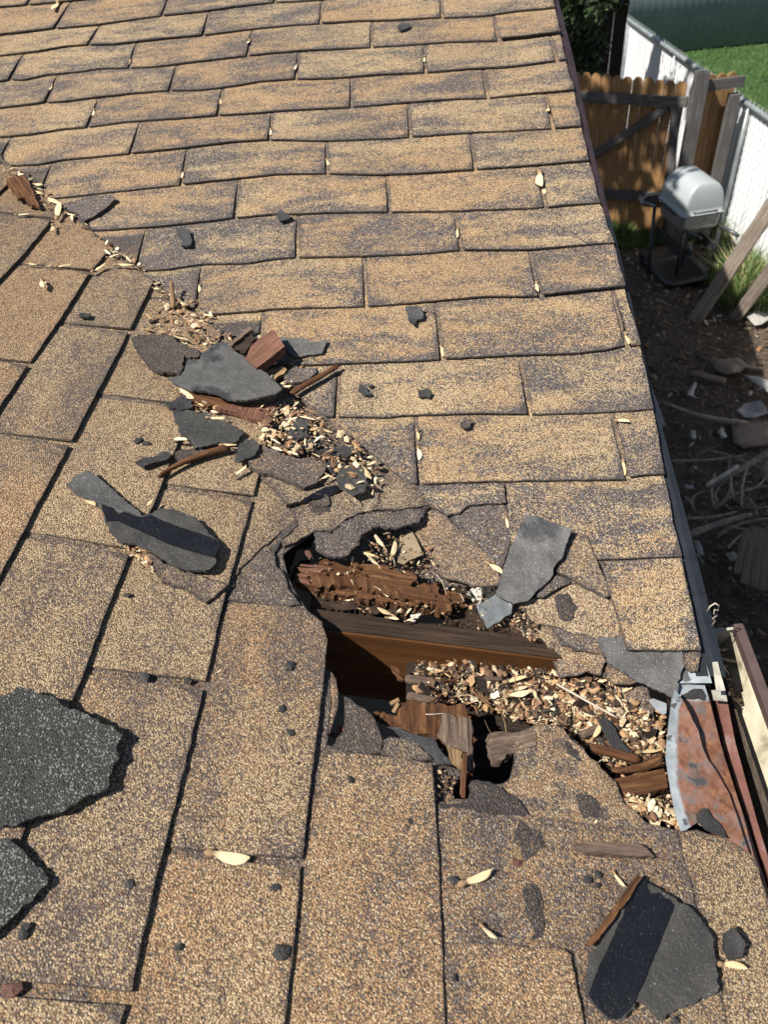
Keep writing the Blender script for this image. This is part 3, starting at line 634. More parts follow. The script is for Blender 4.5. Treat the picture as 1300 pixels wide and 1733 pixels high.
# ---------------------------------------------------------------- metal edges and the gutter
def strip(name, rows, mat, parent, th=0, edge=None, sm=True):
    """rows: list of cross-sections (lists of points)"""
    n = len(rows[0]); C0 = np.mean([p for r in rows for p in r], 0); v = [np.array(p) - C0 for r in rows for p in r]; f = []
    for i in range(len(rows) - 1):
        for j in range(n - 1): a = i * n + j; f.append((a, a + 1, a + 1 + n, a + n))
    o = mesh_obj(name, v, f, mat, None, sm, Matrix.Translation(Vector(C0)), {'edge': [edge if edge is not None else .02] * len(v)})
    m = o.modifiers.new('solid', 'SOLIDIFY'); m.thickness = th or .0012; m.offset = 0
    if parent is not None: keep_world(o, parent)
    return o
def rk(s): return rake_a(s) if s > RAKE[0, 1] else rake_a(RAKE[0, 1])
ss = np.linspace(.085, 4.95, 60); ss = [float(x) for x in ss]
def rake_prof(s):
    t = max(0, min(1, (.95 - s) / .75)); wd = .006 + .009 * t; x0 = -.016 if s < 2.3 else -.016
    wv = .0015 * math.sin(s * 9)
    return [pos((x0, s), 'A', -.004), pos((.002 + wd * .5, s), 'A', -.005), pos((.004 + wd + wv, s), 'A', -.007), pos((.004 + wd + wv, s), 'A', -.05), pos((.0 + wd + wv, s), 'A', -.052)]
strip('drip_edge', [rake_prof(s) for s in ss if s < 1.05], 'drip', house, sm=False)
strip('drip_edge', [rake_prof(s) for s in ss if s > .95], 'drip_br', house, sm=False)
prism('fascia_board', (-.022, -.02, -.035), (-.022, 4.8, -.035 + 4.82 * TP), .022, .14, 'drip_br', house, up=NRM['A'])
# end of the rake metal: dull pale lap and rusty tongue
slab('drip_edge', 'A', Z5([(603, 465), (638, 462), (662, 560), (688, 650), (628, 652)]), 'galv_old', -.001, .0015, house, .0002)
slab('metal_flashing', 'A', Z5([(400, 512), (470, 520), (530, 500), (545, 460), (560, 470), (600, 600), (385, 602)]), 'rust', -.004, .0012, house, .0002)
# flashing on the eave under the torn shingles
fl = slab('metal_flashing', 'B', Z5([(330, 690), (385, 605), (548, 607), (580, 720), (610, 830), (640, 950), (690, 1120), (745, 1290), (800, 1460), (880, 1760), (760, 1700), (640, 1600), (500, 1500), (430, 1200), (360, 820)]), 'rust', -.0005, .0012, house, .0002, g=.01, bend=lambda v, e: .001)
fl['label'] = 'flat rusty flashing with a white band at its top'
slab('metal_flashing', 'B', Z5([(190, 712), (215, 700), (305, 735), (300, 800), (280, 805), (235, 770)]), 'galv', -.010, .0012, house, .0004)
YB = loc((1160, 1215), 'B')[1]
bl = slab('metal_flashing', 'B', Z5([(320, 688), (345, 740), (385, 820), (430, 890), (480, 950), (520, 1040), (560, 1110), (600, 1160), (650, 1240), (700, 1330), (760, 1500), (830, 1720), (760, 1660), (700, 1610), (600, 1520), (520, 1500), (420, 1570), (390, 1577), (350, 1450), (320, 1300), (288, 1100), (284, 900), (286, 790)]), 'rust', .006, .0012, house, .0003, g=.009,
     bend=lambda v, e: .004 + .016 * math.exp(-((v[1] - YB) / .035) ** 2) * max(0, 1 - e / .03) + .008 * max(0, min(1, (v[1] - loc((1160, 1330), 'B')[1]) / .12)) * min(1, e / .02 + .2))
bl['label'] = 'peeled rusty flashing with a pale blue raised edge'
def set_edge(o, pl, line):
    L = np.array([loc(q, pl, .005) for q in line]); at = o.data.attributes['edge']; mw = wm(o); n = len(o.data.vertices); d = np.full(n, 9.)
    W = [mw @ v.co for v in o.data.vertices]; P = np.array([(w_.x, w_.y / CP) if pl == 'A' else (-w_.x / CP, w_.y) for w_ in W])
    for i in range(len(L) - 1):
        a_, b_ = L[i], L[i + 1]; ab = b_ - a_; t = np.clip(((P - a_) @ ab) / (ab @ ab), 0, 1); q = a_ + t[:, None] * ab; d = np.minimum(d, np.hypot(*(P - q).T))
    at.data.foreach_set('value', d)
slab('tar_blob', 'B', Z5([(520, 1425), (560, 1418), (600, 1470), (640, 1520), (680, 1560), (690, 1600), (640, 1600), (560, 1560), (510, 1500)]), 'crumb', .016, .004, house, .002, rough=.002, g=.006, hpx=.014)
slab('tar_blob', 'B', Z5([(380, 690), (430, 660), (480, 640), (530, 640), (555, 680), (550, 712), (480, 700), (400, 714)]), 'crumb', .0022, .002, house, .002, rough=.001, g=.006)
set_edge(bl, 'B', Z5([(320, 688), (286, 790), (284, 900), (288, 1100), (320, 1300), (350, 1450), (390, 1577)]))
set_edge(fl, 'B', Z5([(330, 640), (585, 640)]))
xe = loc((1193, 1158), 'B')[0] * -CP
# outer lip of the eave metal, a groove and the rust brown strip beside it
def eave_pt(q, dz): return at_z(q, dz)
L0 = [Z5([p])[0] for p in [(598, 648), (640, 850), (668, 1000), (700, 1120), (760, 1300), (830, 1500), (905, 1733), (980, 1960)]]
L1 = [Z5([p])[0] for p in [(686, 650), (722, 850), (752, 1000), (785, 1120), (835, 1300), (890, 1500), (962, 1733), (1035, 1960)]]
strip('eave_trim', [[at_z(a, -.034), at_z(((a[0] * 2 + b[0]) / 3, (a[1] * 2 + b[1]) / 3), -.024), at_z(b, -.026), at_z(b, -.026) + [0, 0, -.03]] for a, b in zip(L0, L1)], 'rust2', house, sm=False)
slab('eave_trim_end', 'B', Z5([(598, 648), (684, 650), (700, 720), (612, 712)]), 'galv_old', -.004, .0012, house, .0003)
L2 = [Z5([p])[0] for p in [(552, 612), (600, 830), (640, 1000), (690, 1140), (750, 1320), (820, 1530), (880, 1733), (950, 1960)]]
strip('eave_drop', [[at_z(a, -.012) * [1, 1, 1], at_z(b, -.046)] for a, b in zip(L2, L0)], 'drip_br', house)
# gutter
gut = empty('gutter', tuple(at_z((1240, 1075), -.05))); keep_world(gut, house)
ya = at_z((1240, 1066), -.04)[1]
xi = at_z((1206, 1066), -.04)[0]; xo = at_z((1260, 1068), -.03)[0]
def gp(y):
    return [(xi, y, -.05), (xi, y, -.12), (xi + .008, y, -.128), (xo - .052, y, -.128), (xo - .028, y, -.095), (xo - .010, y, -.055), (xo - .006, y, -.032)]
ys = list(np.linspace(ya, -1.3, 24))
strip('gutter_trough', [gp(y)[:4] for y in ys], 'soil', gut); strip('gutter_front', [gp(y)[3:] for y in ys], 'gut_in', gut)  # dark trough colour carries its litter and the shadow beside the lit front
strip('gutter_lip', [[(xo - .011, y, -.040), (xo - .011, y, -.027), (xo, y, -.0265), (xo + .003, y, -.032), (xo + .002, y, -.09)] for y in ys], 'gut', gut, sm=False)
o = mesh_obj('gutter_end_cap', [(xi, ya, -.04), (xo, ya, -.03), (xo, ya, -.06), (xo - .03, ya, -.128), (xi, ya, -.128), (xi, ya - .004, -.04), (xo, ya - .004, -.03)], [(0, 1, 2, 3, 4), (0, 5, 6, 1)], 'galv_old', None, False); keep_world(o, gut)
m = o.modifiers.new('s', 'SOLIDIFY'); m.thickness = .0015
# walls
box('house_wall', (-3.2, .28, GZ), (-.10, 4.6, -.12), 'wall', house)
box('house_wall', (-3.2, -1.4, GZ), (-.32, .28, -.16), 'wall', house)
m_ = [(-.10, .28, -.12), (-.10, 4.6, -.12), (-.10, 4.6, 4.6 * TP - .16), (-3.2, 4.6, 4.6 * TP - .16), (-3.2, .28, -.12)]
o = mesh_obj('gable_wall', [(-.10, .1, -.14), (-.10, 4.7, -.14), (-.10, 4.7, 4.7 * TP - .16), (-.16, .1, -.14), (-.16, 4.7, -.14), (-.16, 4.7, 4.7 * TP - .16)], [(0, 1, 2), (5, 4, 3), (0, 2, 5, 3), (1, 4, 5, 2), (0, 3, 4, 1)], 'wall', None, False); keep_world(o, house)
# far slope beyond the ridge
ry = 4.95 * CP; rz = 4.95 * SP
o = mesh_obj('far_slope', [(-3.2, ry, rz), (-.0, ry, rz), (0, ry + 1.5, rz - 1.5 * TP), (-3.2, ry + 1.5, rz - 1.5 * TP), (-3.2, ry, rz - .03), (-.0, ry, rz - .03), (0, ry + 1.5, rz - .03 - 1.5 * TP), (-3.2, ry + 1.5, rz - .03 - 1.5 * TP)], [(0, 1, 2, 3), (7, 6, 5, 4), (1, 5, 6, 2), (3, 2, 6, 7)], 'gran_a', None, False, None, {'edge': [.03] * 8}); keep_world(o, house)


# ---------------------------------------------------------------- loose pieces lying on the roof
def frag(pl, px, mat, label, h=.012, th=.0036, cat='shingle piece', name='shingle_fragment', group='loose shingle pieces', **k):
    k.setdefault('rough', .0017); k.setdefault('curl', .0022)
    if 'hpx' not in k: k['hpx'] = h
    o = slab(name, pl, px, mat, h, th, None, k.pop('jag', .0012) * 1.5, k.pop('step', .004), k.pop('g', .009), **k)
    return tag(o, label, cat, group)
frag('B', ZB([(100, 170), (160, 140), (260, 130), (330, 130), (430, 140), (470, 180), (560, 220), (640, 250), (640, 300), (560, 310), (520, 290), (500, 350), (520, 380), (480, 430), (400, 432), (300, 420), (240, 380), (150, 250)]), 'gran_dark', 'dark brown granule-covered shingle chunk left of the large grey triangular piece', .014, .005, rough=.002, jag=.0018)
frag('B', ZB([(380, 440), (480, 430), (520, 380), (540, 310), (640, 310), (660, 260), (740, 210), (820, 190), (860, 200), (900, 250), (1000, 325), (1100, 400), (1200, 500), (1290, 600), (1230, 635), (1100, 650), (950, 655), (880, 640), (780, 590), (700, 560), (560, 540), (450, 490)]), 'felt_st', 'large grey triangular shingle piece lying face down on top of the debris heap', .030, .0036, hpx=.030, curl=.004, jag=.0007, tilt=(-.09, .02))
frag('B', ZB([(430, 730), (560, 720), (700, 740), (780, 790), (880, 820), (990, 890), (940, 950), (910, 975), (800, 975), (700, 1000), (600, 1015), (480, 880)]), 'felt_br', 'dark flat shingle piece below the grey triangle, above the long curved stick', .016, .0038, jag=.0015)
frag('B', ZB([(370, 660), (440, 635), (510, 600), (570, 640), (580, 700), (500, 720), (400, 720)]), 'felt_dk', 'small black folded shingle scrap just under the left corner of the grey triangle', .016, .005, rough=.004)
frag('B', ZB([(135, 1130), (200, 1090), (290, 1065), (380, 1045), (420, 1070), (400, 1100), (300, 1130), (200, 1165)]), 'crumb', 'narrow black shingle shard left of the long curved stick', .016, .006, rough=.003)
frag('B', ZB([(440, 1050), (500, 1020), (620, 1015), (720, 1040), (710, 1070), (600, 1110), (480, 1115), (440, 1090)]), 'gran_dark', 'oval granule-covered shingle bit directly above the long curved stick', .012, .005, rough=.002)
frag('B', ZB([(915, 1110), (940, 990), (1000, 950), (1060, 950), (1112, 1000), (1080, 1060), (1000, 1100), (940, 1135)]), 'felt_br', 'rounded grey shingle piece overlapping the left end of the broad granular slab', .020, .004, curl=.003)
frag('B', ZC([(100, 990), (160, 1010), (280, 1070), (400, 1100), (560, 1110), (620, 1160), (590, 1220), (530, 1300), (440, 1330), (330, 1280), (220, 1230), (100, 1210), (20, 1180), (0, 1100), (40, 1040)]), 'gran_worn', 'broad granular brown shingle slab below the seed litter', .014, .006, rough=.003)
frag('B', ZC([(690, 1240), (740, 1180), (800, 1160), (850, 1155), (900, 1190), (925, 1240), (935, 1290), (920, 1370), (830, 1390), (760, 1350), (710, 1310)]), 'felt_br', 'roundish black shingle disc at the lower end of the debris trail', .020, .0036, tilt=(-.05, 0))
frag('A', ZC([(245, 155), (310, 150), (420, 140), (500, 180), (620, 160), (580, 270), (500, 280), (430, 285), (370, 300), (310, 250)]), 'felt', 'flat grey shingle piece right of the reddish wood block', .014, .0036, jag=.001)
frag('A', ZC([(300, 400), (380, 370), (480, 400), (550, 390), (545, 420), (500, 460), (400, 510), (300, 505), (285, 460)]), 'gran_grey', 'grey granular lump between the wood block and the long straight stick', .016, .010, rough=.005)
frag('B', ZC([(320, 870), (380, 800), (460, 820), (470, 930), (400, 930), (340, 925)]), 'felt_dk', 'black angular shingle scrap sticking up among pale seeds', .020, .004, tilt=(-.1, .1))
frag('B', ZC([(415, 1000), (480, 950), (560, 960), (570, 1000), (480, 1045)]), 'felt_dk', 'small black curled scrap left of the black ridge of asphalt', .016, .004, rough=.003)
frag('B', ZC([(520, 1040), (600, 1010), (700, 1000), (820, 1010), (835, 1070), (780, 1090), (680, 1060), (580, 1070)]), 'crumb', 'black lumpy ridge of asphalt above the round disc', .018, .008, rough=.005)
frag('B', ZC([(560, 1100), (640, 1090), (690, 1160), (690, 1220), (620, 1180)]), 'crumb', 'black crumb wedged between granular slab and round disc', .014, .006, rough=.004)
frag('B', ZC([(520, 1360), (600, 1330), (690, 1310), (740, 1345), (640, 1385), (560, 1410), (430, 1440), (300, 1480), (440, 1410)]), 'tar', 'thin black sliver drawn for the dark crack gap below the granular slab', .010, .005, rough=.003)  # black strip stands in for the dark gap of a crack
frag('B', ZC([(470, 1400), (520, 1375), (610, 1380), (650, 1420), (630, 1470), (520, 1470), (470, 1440)]), 'gran_dark', 'rounded dark granular flake under the thin black crack sliver', .0085, .002)
frag('B', ZA([(95, 175), (150, 120), (200, 92), (250, 70), (350, 140), (430, 210), (520, 290), (600, 360), (625, 400), (560, 410), (400, 345), (330, 325), (260, 280), (150, 225)]), 'felt', 'grey blade-shaped shingle strip pointing up left of the black striped piece', .016, .0034, jag=.0006)
st = frag('B', ZA([(335, 315), (400, 335), (450, 385), (500, 365), (620, 400), (700, 370), (780, 335), (870, 345), (1000, 400), (1060, 450), (1100, 520), (1150, 560), (1180, 590), (1175, 640), (1150, 700), (1160, 730), (1080, 790), (940, 770), (830, 730), (700, 640), (570, 590), (470, 575), (400, 500), (370, 440)]), 'felt_br', 'shingle piece lying face down with a broad black tar stripe, left of the hole', .019, .0036, curl=.003)
o = slab('sealant_strip', 'B', ZA([(345, 322), (400, 340), (450, 390), (500, 367), (620, 403), (690, 385), (820, 440), (950, 490), (1060, 525), (1135, 560), (1175, 600), (1172, 640), (1145, 695), (1000, 650), (850, 600), (650, 510), (520, 455), (450, 425), (375, 438)]), 'tar', .0212, .0018, None, .0006, g=.009, hpx=.0205, curl=.003); keep_world(o, st)
frag('B', ZA([(650, 650), (700, 655), (740, 700), (830, 740), (960, 790), (1100, 830), (1180, 850), (1232, 892), (1090, 1000), (1020, 960), (930, 890), (850, 885), (770, 855), (745, 800), (700, 720)]), 'gran_worn', 'torn granular shingle sliver just below the black striped piece', .013, .004, rough=.003)
frag('A', T4([(345, 385), (430, 350), (520, 330), (620, 335), (637, 352), (590, 395), (540, 432), (500, 450), (460, 467), (420, 430), (360, 405)]), 'gran_grey', 'lifted grey shingle corner beside the valley, upper left', .013, .004, tilt=(.02, 0), curl=.002)
frag('A', T4([(968, 512), (1000, 495), (1035, 515), (1055, 560), (1050, 607), (995, 607), (1000, 572), (976, 545)]), 'felt_dk', 'black oval shingle chip on the upper slope near the valley', .014, .004)
CH = 'small black shingle chips on the upper slope'
frag('A', T5([(383, 428), (405, 408), (440, 425), (475, 452), (405, 475)]), 'felt_dk', 'small black chip on a shingle bottom edge, right of the oval chip', .013, .004, group=CH, step=.003)
frag('A', Z(640, 0, 3.8235, [(126, 168), (150, 152), (207, 158), (200, 180), (150, 197), (130, 188)]), 'felt_dk', 'small black chip on the slope nearest the top of the picture', .012, .004, group=CH, step=.004)
frag('A', R4([(75, 172), (100, 170), (128, 176), (136, 210), (112, 214), (104, 232), (84, 214)]), 'felt_dk', 'folded black chip on the upper slope, above the pair of chips', .014, .004, group=CH, rough=.003, step=.004)
frag('A', R4([(115, 455), (150, 448), (163, 465), (155, 482), (120, 476)]), 'crumb', 'right one of two black chips on the same shingle', .012, .004, group=CH, step=.004)
frag('A', ZC([(862, 550), (880, 508), (920, 520), (945, 560), (962, 602), (910, 602)]), 'crumb', 'left one of two black chips on the same shingle', .012, .004, group=CH, step=.004)
frag('A', ZC([(942, 528), (965, 512), (978, 520), (968, 540)]), 'crumb', 'tiny black crumb touching the left one of the two chips', .010, .003, group=CH, step=.004)
frag('A', R4([(256, 568), (275, 557), (296, 557), (294, 585), (270, 588)]), 'gran_dark', 'dull grey chip on the shingle below the two black chips', .012, .004, group=CH, step=.004)
frag('B', R3([(264, 197), (285, 192), (310, 197), (300, 210), (275, 208)]), 'crumb', 'small flat black chip on the left slope near the valley', .011, .003, group='small chips on the left slope', step=.004)
big = frag('B', [(-80, 1190), (5, 1185), (35, 1167), (55, 1172), (120, 1200), (200, 1238), (203, 1246), (197, 1275), (190, 1300), (180, 1335), (145, 1352), (100, 1370), (65, 1380), (36, 1390), (10, 1398), (-80, 1402)], 'sheet', 'large black granular shingle sheet at the left edge, its upper piece', .020, .004, rough=.002, tilt=(.02, .04), hpx=.019, jag=.0016)
frag('B', [(-80, 1438), (0, 1422), (20, 1416), (40, 1445), (83, 1485), (80, 1495), (30, 1545), (0, 1575), (-80, 1630)], 'sheet', 'black granular shingle piece at the left edge, below the larger sheet', .013, .004, rough=.0016, tilt=(.02, 0), jag=.0014)
st = frag('B', R8([(860, 362), (900, 390), (940, 420), (1040, 480), (1105, 550), (1115, 600), (1122, 670), (1130, 740), (1120, 770), (1060, 790), (980, 830), (930, 852), (905, 830), (890, 800), (850, 790), (830, 820), (800, 852), (760, 850), (720, 810), (688, 768), (690, 700), (695, 640), (720, 600), (800, 470)]), 'felt_br', 'black and grey striped shingle piece lying face down near the bottom right', .013, .0036, jag=.0012)
o = slab('sealant_strip', 'B', R8([(862, 366), (905, 396), (950, 430), (992, 452), (930, 600), (852, 785), (828, 820), (800, 850), (762, 848), (722, 808), (690, 766), (735, 660), (800, 520)]), 'tar', .0150, .0018, None, .0006, g=.009, hpx=.0145); keep_world(o, st)
frag('B', R8([(1158, 555), (1175, 540), (1192, 548), (1222, 600), (1215, 637), (1180, 641), (1160, 602)]), 'crumb', 'black asphalt chip right of the striped piece near the eave', .018, .008, rough=.004)
frag('A', R2([(480, 12), (560, 40), (635, 68), (618, 115), (600, 160), (575, 190), (570, 220), (540, 250), (515, 270), (490, 300), (440, 310), (420, 300), (380, 280), (400, 210), (420, 150), (440, 100)]), 'felt_st', 'grey shingle strip lying face down across the right edge of the hole', .020, .0036, tilt=(.02, .04), curl=.003, jag=.0007)
frag('A', [(1010, 1081), (1060, 1078), (1100, 1075), (1157, 1090), (1157, 1126), (1150, 1160), (1142, 1186), (1130, 1178), (1080, 1151), (1030, 1123)], 'felt', 'grey shingle piece slipped out under the lowest right shingle', .0045, .003, jag=.0012)
frag('A', R2([(312, 320), (345, 298), (380, 280), (437, 316), (430, 342), (390, 372), (350, 398)]), 'film', 'crumpled clear plastic scrap at the foot of the grey strip', .012, .0015, jag=.0008, rough=.004, cat='plastic scrap', name='plastic_scrap', group='clear plastic scraps', g=.006)
frag('A', Y2([(120, 130), (180, 125), (230, 200), (260, 280), (292, 350), (200, 390), (150, 440), (102, 420), (110, 250)]), 'film_br', 'cloudy brown plastic piece standing at the upper edge of the hole', .016, .0015, tilt=(0, -.3), jag=.0006, rough=.004, cat='plastic scrap', name='plastic_scrap', group='clear plastic scraps', g=.006)
frag('A', R2([(478, 440), (490, 430), (503, 445), (480, 478)]), 'film', 'tiny clear plastic tip hanging over the rafter', -.005, .001, cat='plastic scrap', name='plastic_scrap', group='clear plastic scraps', g=.006)
# dark granular scuff and a slanting black shard in the litter
frag('B', Z4([(588, 462), (640, 450), (700, 500), (750, 570), (800, 620), (870, 680), (840, 700), (780, 670), (720, 630), (660, 560)]), 'crumb', 'slanting black shingle shard standing in the litter beside the rusty flashing', -.012, .004, tilt=(.15, .15), hpx=-.012)
frag('B', Z4([(785, 968), (860, 985), (960, 1020), (965, 1045), (870, 1058), (820, 1032)]), 'rock', 'smooth black lump in the litter below the short brown plank', -.004, .010, rough=.002, cat='lump', name='asphalt_lump', edge_drop=.004)
# crumbs scattered on the lower slope
CR = [(492, 1124, .010, 'black'), (478, 1199, .006, 0), (491, 1238, .006, 0), (593, 1317, .005, 0), (695, 1389, .003, 0), (219, 1494, .007, 0), (465, 1500, .006, 0), (476, 1612, .011, 0), (38, 1574, .008, 0), (215, 1005, .005, 0), (300, 1602, .004, 0), (246, 1145, .008, 0), (316, 1150, .006, 0), (995, 1488, .006, 0), (1012, 1478, .005, 0), (770, 1655, .004, 0), (232, 745, .009, 0), (248, 749, .007, 0), (1012, 1497, .004, 0), (768, 1488, .006, 0), (1145, 1727, .005, 0), (505, 1290, .003, 0)]
def crumb(q, pl, r, mat='crumb', h0=.008):
    c = loc(q, pl, .01); n = 7; lo = []; v = []; f = []
    for k, (zz, rr) in enumerate([(0, 1.), (.45, .85), (.7, .4)]):
        for i in range(n):
            a = 2 * math.pi * i / n; q_ = r * rr * (.55 + .9 * random.random()); v.append((q_ * math.cos(a), q_ * .75 * math.sin(a), zz * r * .6 * (.8 + .4 * random.random())))
    v.append((0, 0, r * .42))
    for k in range(2):
        for i in range(n): f.append((k * n + i, k * n + (i + 1) % n, (k + 1) * n + (i + 1) % n, (k + 1) * n + i))
    for i in range(n): f.append((2 * n + i, 2 * n + (i + 1) % n, 3 * n))
    M0 = slope_m(c, pl, h0, random.uniform(0, 6)); return mesh_obj('asphalt_crumb', v, f, mat, None, False, M0)
def slope_m(c, pl, h, yaw, pitch=0., roll=0.):
    nz = Vector(NRM[pl]); ax = Vector((1, 0, 0)) if pl == 'A' else Vector((CP, 0, -SP)); ay = nz.cross(ax); M0 = Matrix((ax, ay, nz)).transposed().to_4x4()
    M0 = M0 @ Matrix.Rotation(yaw, 4, 'Z') @ Matrix.Rotation(pitch, 4, 'Y') @ Matrix.Rotation(roll, 4, 'X'); M0.translation = Vector(pos(c, pl, h)); return M0
for x, y, r, _ in CR:
    tag(crumb((x, y), 'B', r * .8), 'small black asphalt crumb scattered on the lower left slope', 'crumb', 'asphalt crumbs on the lower slope')
nail = crumb((876, 1456), 'B', .0065, 'nail', .004); nail.name = 'rusty_nail_head'; tag(nail, 'round rusty brown nail head on bare shingle below the hole', 'nail')
nail = crumb((524, 926), 'B', .0065, 'nail', -.004); nail.name = 'rusty_nail_head'; tag(nail, 'round rusty nail head at the upper left corner of the hole', 'nail')
nail = crumb((18, 1672), 'B', .008, 'nail', .006); nail.name = 'rusty_bead'; tag(nail, 'reddish brown lump in the shingle gap at the bottom left', 'lump')

# wood pieces
def wfrag(pl, px, mat, label, h, th, grain, cat='wood piece', **k):
    k.setdefault('hpx', h)
    o = slab(k.pop('name', 'wood_fragment'), pl, px, mat, h, th, None, k.pop('jag', .002), .0035, k.pop('g', .007), grain=grain, rough=k.pop('rough', .001), **k)
    return tag(o, label, cat, 'loose wood pieces')
wfrag('B', T4([(28, 238), (80, 222), (130, 212), (160, 260), (190, 330), (215, 385), (185, 378), (150, 372), (135, 340), (100, 345), (60, 290)]), 'rot', 'brown bark-like wood flake in the valley at the far left', .018, .006, [(20, 300), (55, 345)], rough=.002)
wfrag('A', ZB([(1000, 315), (1040, 200), (1110, 140), (1190, 80), (1225, 75)]) + ZC([(205, 80), (290, 225), (180, 320), (70, 400)]), 'rot_red', 'reddish brown wood block standing out of the debris heap', .045, .016, [(440, 600), (475, 570)], hpx=.045, tilt=(.08, -.1), jag=.0006, g=.008)
wfrag('B', ZB([(480, 590), (560, 560), (640, 555), (760, 600), (830, 650), (900, 690), (860, 720), (780, 680), (700, 690), (600, 640)]), 'rot', 'splintered brown board end under the lower left edge of the grey triangle', .016, .008, [(310, 670), (390, 690)], rough=.002)
wfrag('B', ZB([(760, 690), (900, 670), (1100, 670), (1245, 660), (1190, 832), (1120, 800), (1050, 780), (960, 745), (880, 720), (800, 705)]), 'rot_red', 'brown wedge-shaped board under the lower tip of the grey triangle', .018, .008, [(465, 690), (455, 715)], rough=.001, jag=.001)
wfrag('A', ZB([(855, 195), (940, 135), (1030, 66), (1052, 80), (960, 150), (890, 213)]), 'grey_wood', 'narrow grey-brown wood strip above the tip of the triangle', .020, .008, [(385, 580), (425, 556)])
wfrag('A', ZB([(890, 250), (960, 190), (1040, 120), (1075, 150), (1040, 220), (960, 290)]), 'dark_wood', 'dark charred wood lump left of the reddish block', .018, .012, [(395, 590), (425, 566)], rough=.004)
wfrag('A', ZC([(110, 450), (170, 400), (270, 370), (305, 400), (250, 440), (180, 490)]), 'rot_lt', 'splintered pale brown wood tuft below the reddish block', .022, .008, [(445, 640), (480, 625)], rough=.004)
def stick(q0, q1, pl, r0, r1, mat, label, h0=.012, h1=.012, bend=0., name='stick', group='sticks lying on the roof', n=10, flat=1., wig=.15):
    P0 = Vector(pos(loc(q0, pl, h0), pl, h0)); P1 = Vector(pos(loc(q1, pl, h1), pl, h1)); return rod(P0, P1, NRM[pl], r0, r1, mat, label, bend, name, group, n, flat, wig)
def rod(P0, P1, up, r0, r1, mat, label, bend=0., name='stick', group=None, n=10, flat=1., wig=.15, cat=None, sides=7):
    P0, P1 = Vector(P0), Vector(P1); ax = P1 - P0; L = ax.length; ax.normalize(); nz = Vector(up); ay = nz.cross(ax).normalized(); nz = ax.cross(ay); C0 = (P0 + P1) / 2
    M0 = Matrix((ax, ay, nz)).transposed().to_4x4(); M0.translation = C0; v, f = [], []; sd = random.random() * 90
    for i in range(n + 1):
        t = i / n; x = (t - .5) * L; r = r0 + (r1 - r0) * t; r *= (1 + wig * noise.noise(Vector((t * 6, sd, 0)))); y = bend * 4 * t * (1 - t) + r0 * wig * noise.noise(Vector((t * 3, sd, 7)))
        if i in (0, n): r *= .55
        for j in range(sides):
            a = 2 * math.pi * j / sides; v.append((x, y + r * math.cos(a), r * flat * math.sin(a)))
    for i in range(n):
        for j in range(sides): a = i * sides + j; b = i * sides + (j + 1) % sides; f.append((a, b, b + sides, a + sides))
    f.append(tuple(range(sides))[::-1]); f.append(tuple(range(n * sides, n * sides + sides)))
    o = mesh_obj(name, v, f, mat, None, True, M0)
    if label: tag(o, label, cat or name.replace('_', ' '), group)
    return o
stick(ZB([(310, 1238)])[0], ZB([(875, 1015)])[0], 'B', .003, .0062, 'rot', 'long curved brown stick tapering to the left, under the dark flat shingle piece', .012, .016, .008, n=16)
stick(ZC([(325, 590)])[0], ZC([(712, 358)])[0], 'A', .0055, .0045, 'rot', 'long straight brown stick pointing up right from the debris heap', .020, .016, 0, flat=.8)
stick(ZC([(130, 460)])[0], ZC([(300, 395)])[0], 'A', .006, .005, 'rot_lt', 'short pale stick below the reddish wood block', .014, .018)
stick(T4([(940, 800)])[0], T4([(952, 950)])[0], 'B', .0042, .005, 'rot_lt', 'short split stick standing in the valley near the dark debris', .035, .010)
wfrag('B', R8([(640, 256), (680, 250), (760, 250), (860, 255), (890, 272), (915, 296), (860, 297), (690, 290), (650, 270)]), 'grey_wood', 'flat dark wood sliver with a pale tip below the hole', .014, .007, [(980, 1430), (1100, 1440)], jag=.001)
wfrag('B', R8([(690, 592), (730, 540), (800, 440), (858, 360), (876, 370), (820, 455), (750, 545), (702, 602)]), 'rot', 'brown wood strip along the left edge of the striped bottom right piece', .022, .006, [(1000, 1595), (1080, 1485)], jag=.0008)
wfrag('B', Z4([(705, 812), (860, 775), (1020, 745), (1035, 800), (1045, 862), (920, 900), (780, 937), (735, 885)]), 'rot', 'short dark brown plank with pale scratches beside the rusty flashing', -.004, .012, [(1045, 1315), (1125, 1300)], jag=.0008, rough=.0006)
wfrag('B', R2([(352, 752), (400, 748), (500, 742), (516, 762), (510, 785), (470, 800), (400, 840), (370, 838)]), 'grey_wood', 'weathered wood stub poking out over the lower edge of the hole', .004, .016, [(830, 1260), (900, 1245)], rough=.002)
BS = 'brown sticks in the litter bed'
stick(Z4([(690, 755)])[0], Z4([(1015, 655)])[0], 'B', .004, .0045, 'rot', 'upper curved brown stick beside the rusty flashing', -.004, .0, -.006, group=BS)
stick(Z4([(830, 770)])[0], Z4([(1005, 690)])[0], 'B', .004, .0055, 'rot', 'stubby brown stick directly above the short brown plank', -.008, -.002, 0, group=BS)
stick(Z4([(560, 610)])[0], Z4([(870, 695)])[0], 'B', .0055, .006, 'rot', 'brown stick lying under the slanting black shard', -.012, -.012, 0, group=BS)
stick(Z4([(500, 540)])[0], Z4([(600, 490)])[0], 'B', .005, .005, 'grey_wood', 'short grey stick left of the slanting black shard', -.014, -.014, 0, group=BS)
stick(Z4([(340, 215)])[0], Z4([(730, 430)])[0], 'B', .0014, .0012, 'twig_lt', 'thin pale straw crossing the orange litter', -.010, -.010, 0, group=BS, name='straw')
stick(Z4([(40, 275)])[0], Z4([(400, 250)])[0], 'B', .006, .005, 'dark_wood', 'dark stick at the top of the litter under the rafter', -.028, -.024, 0, group=BS)
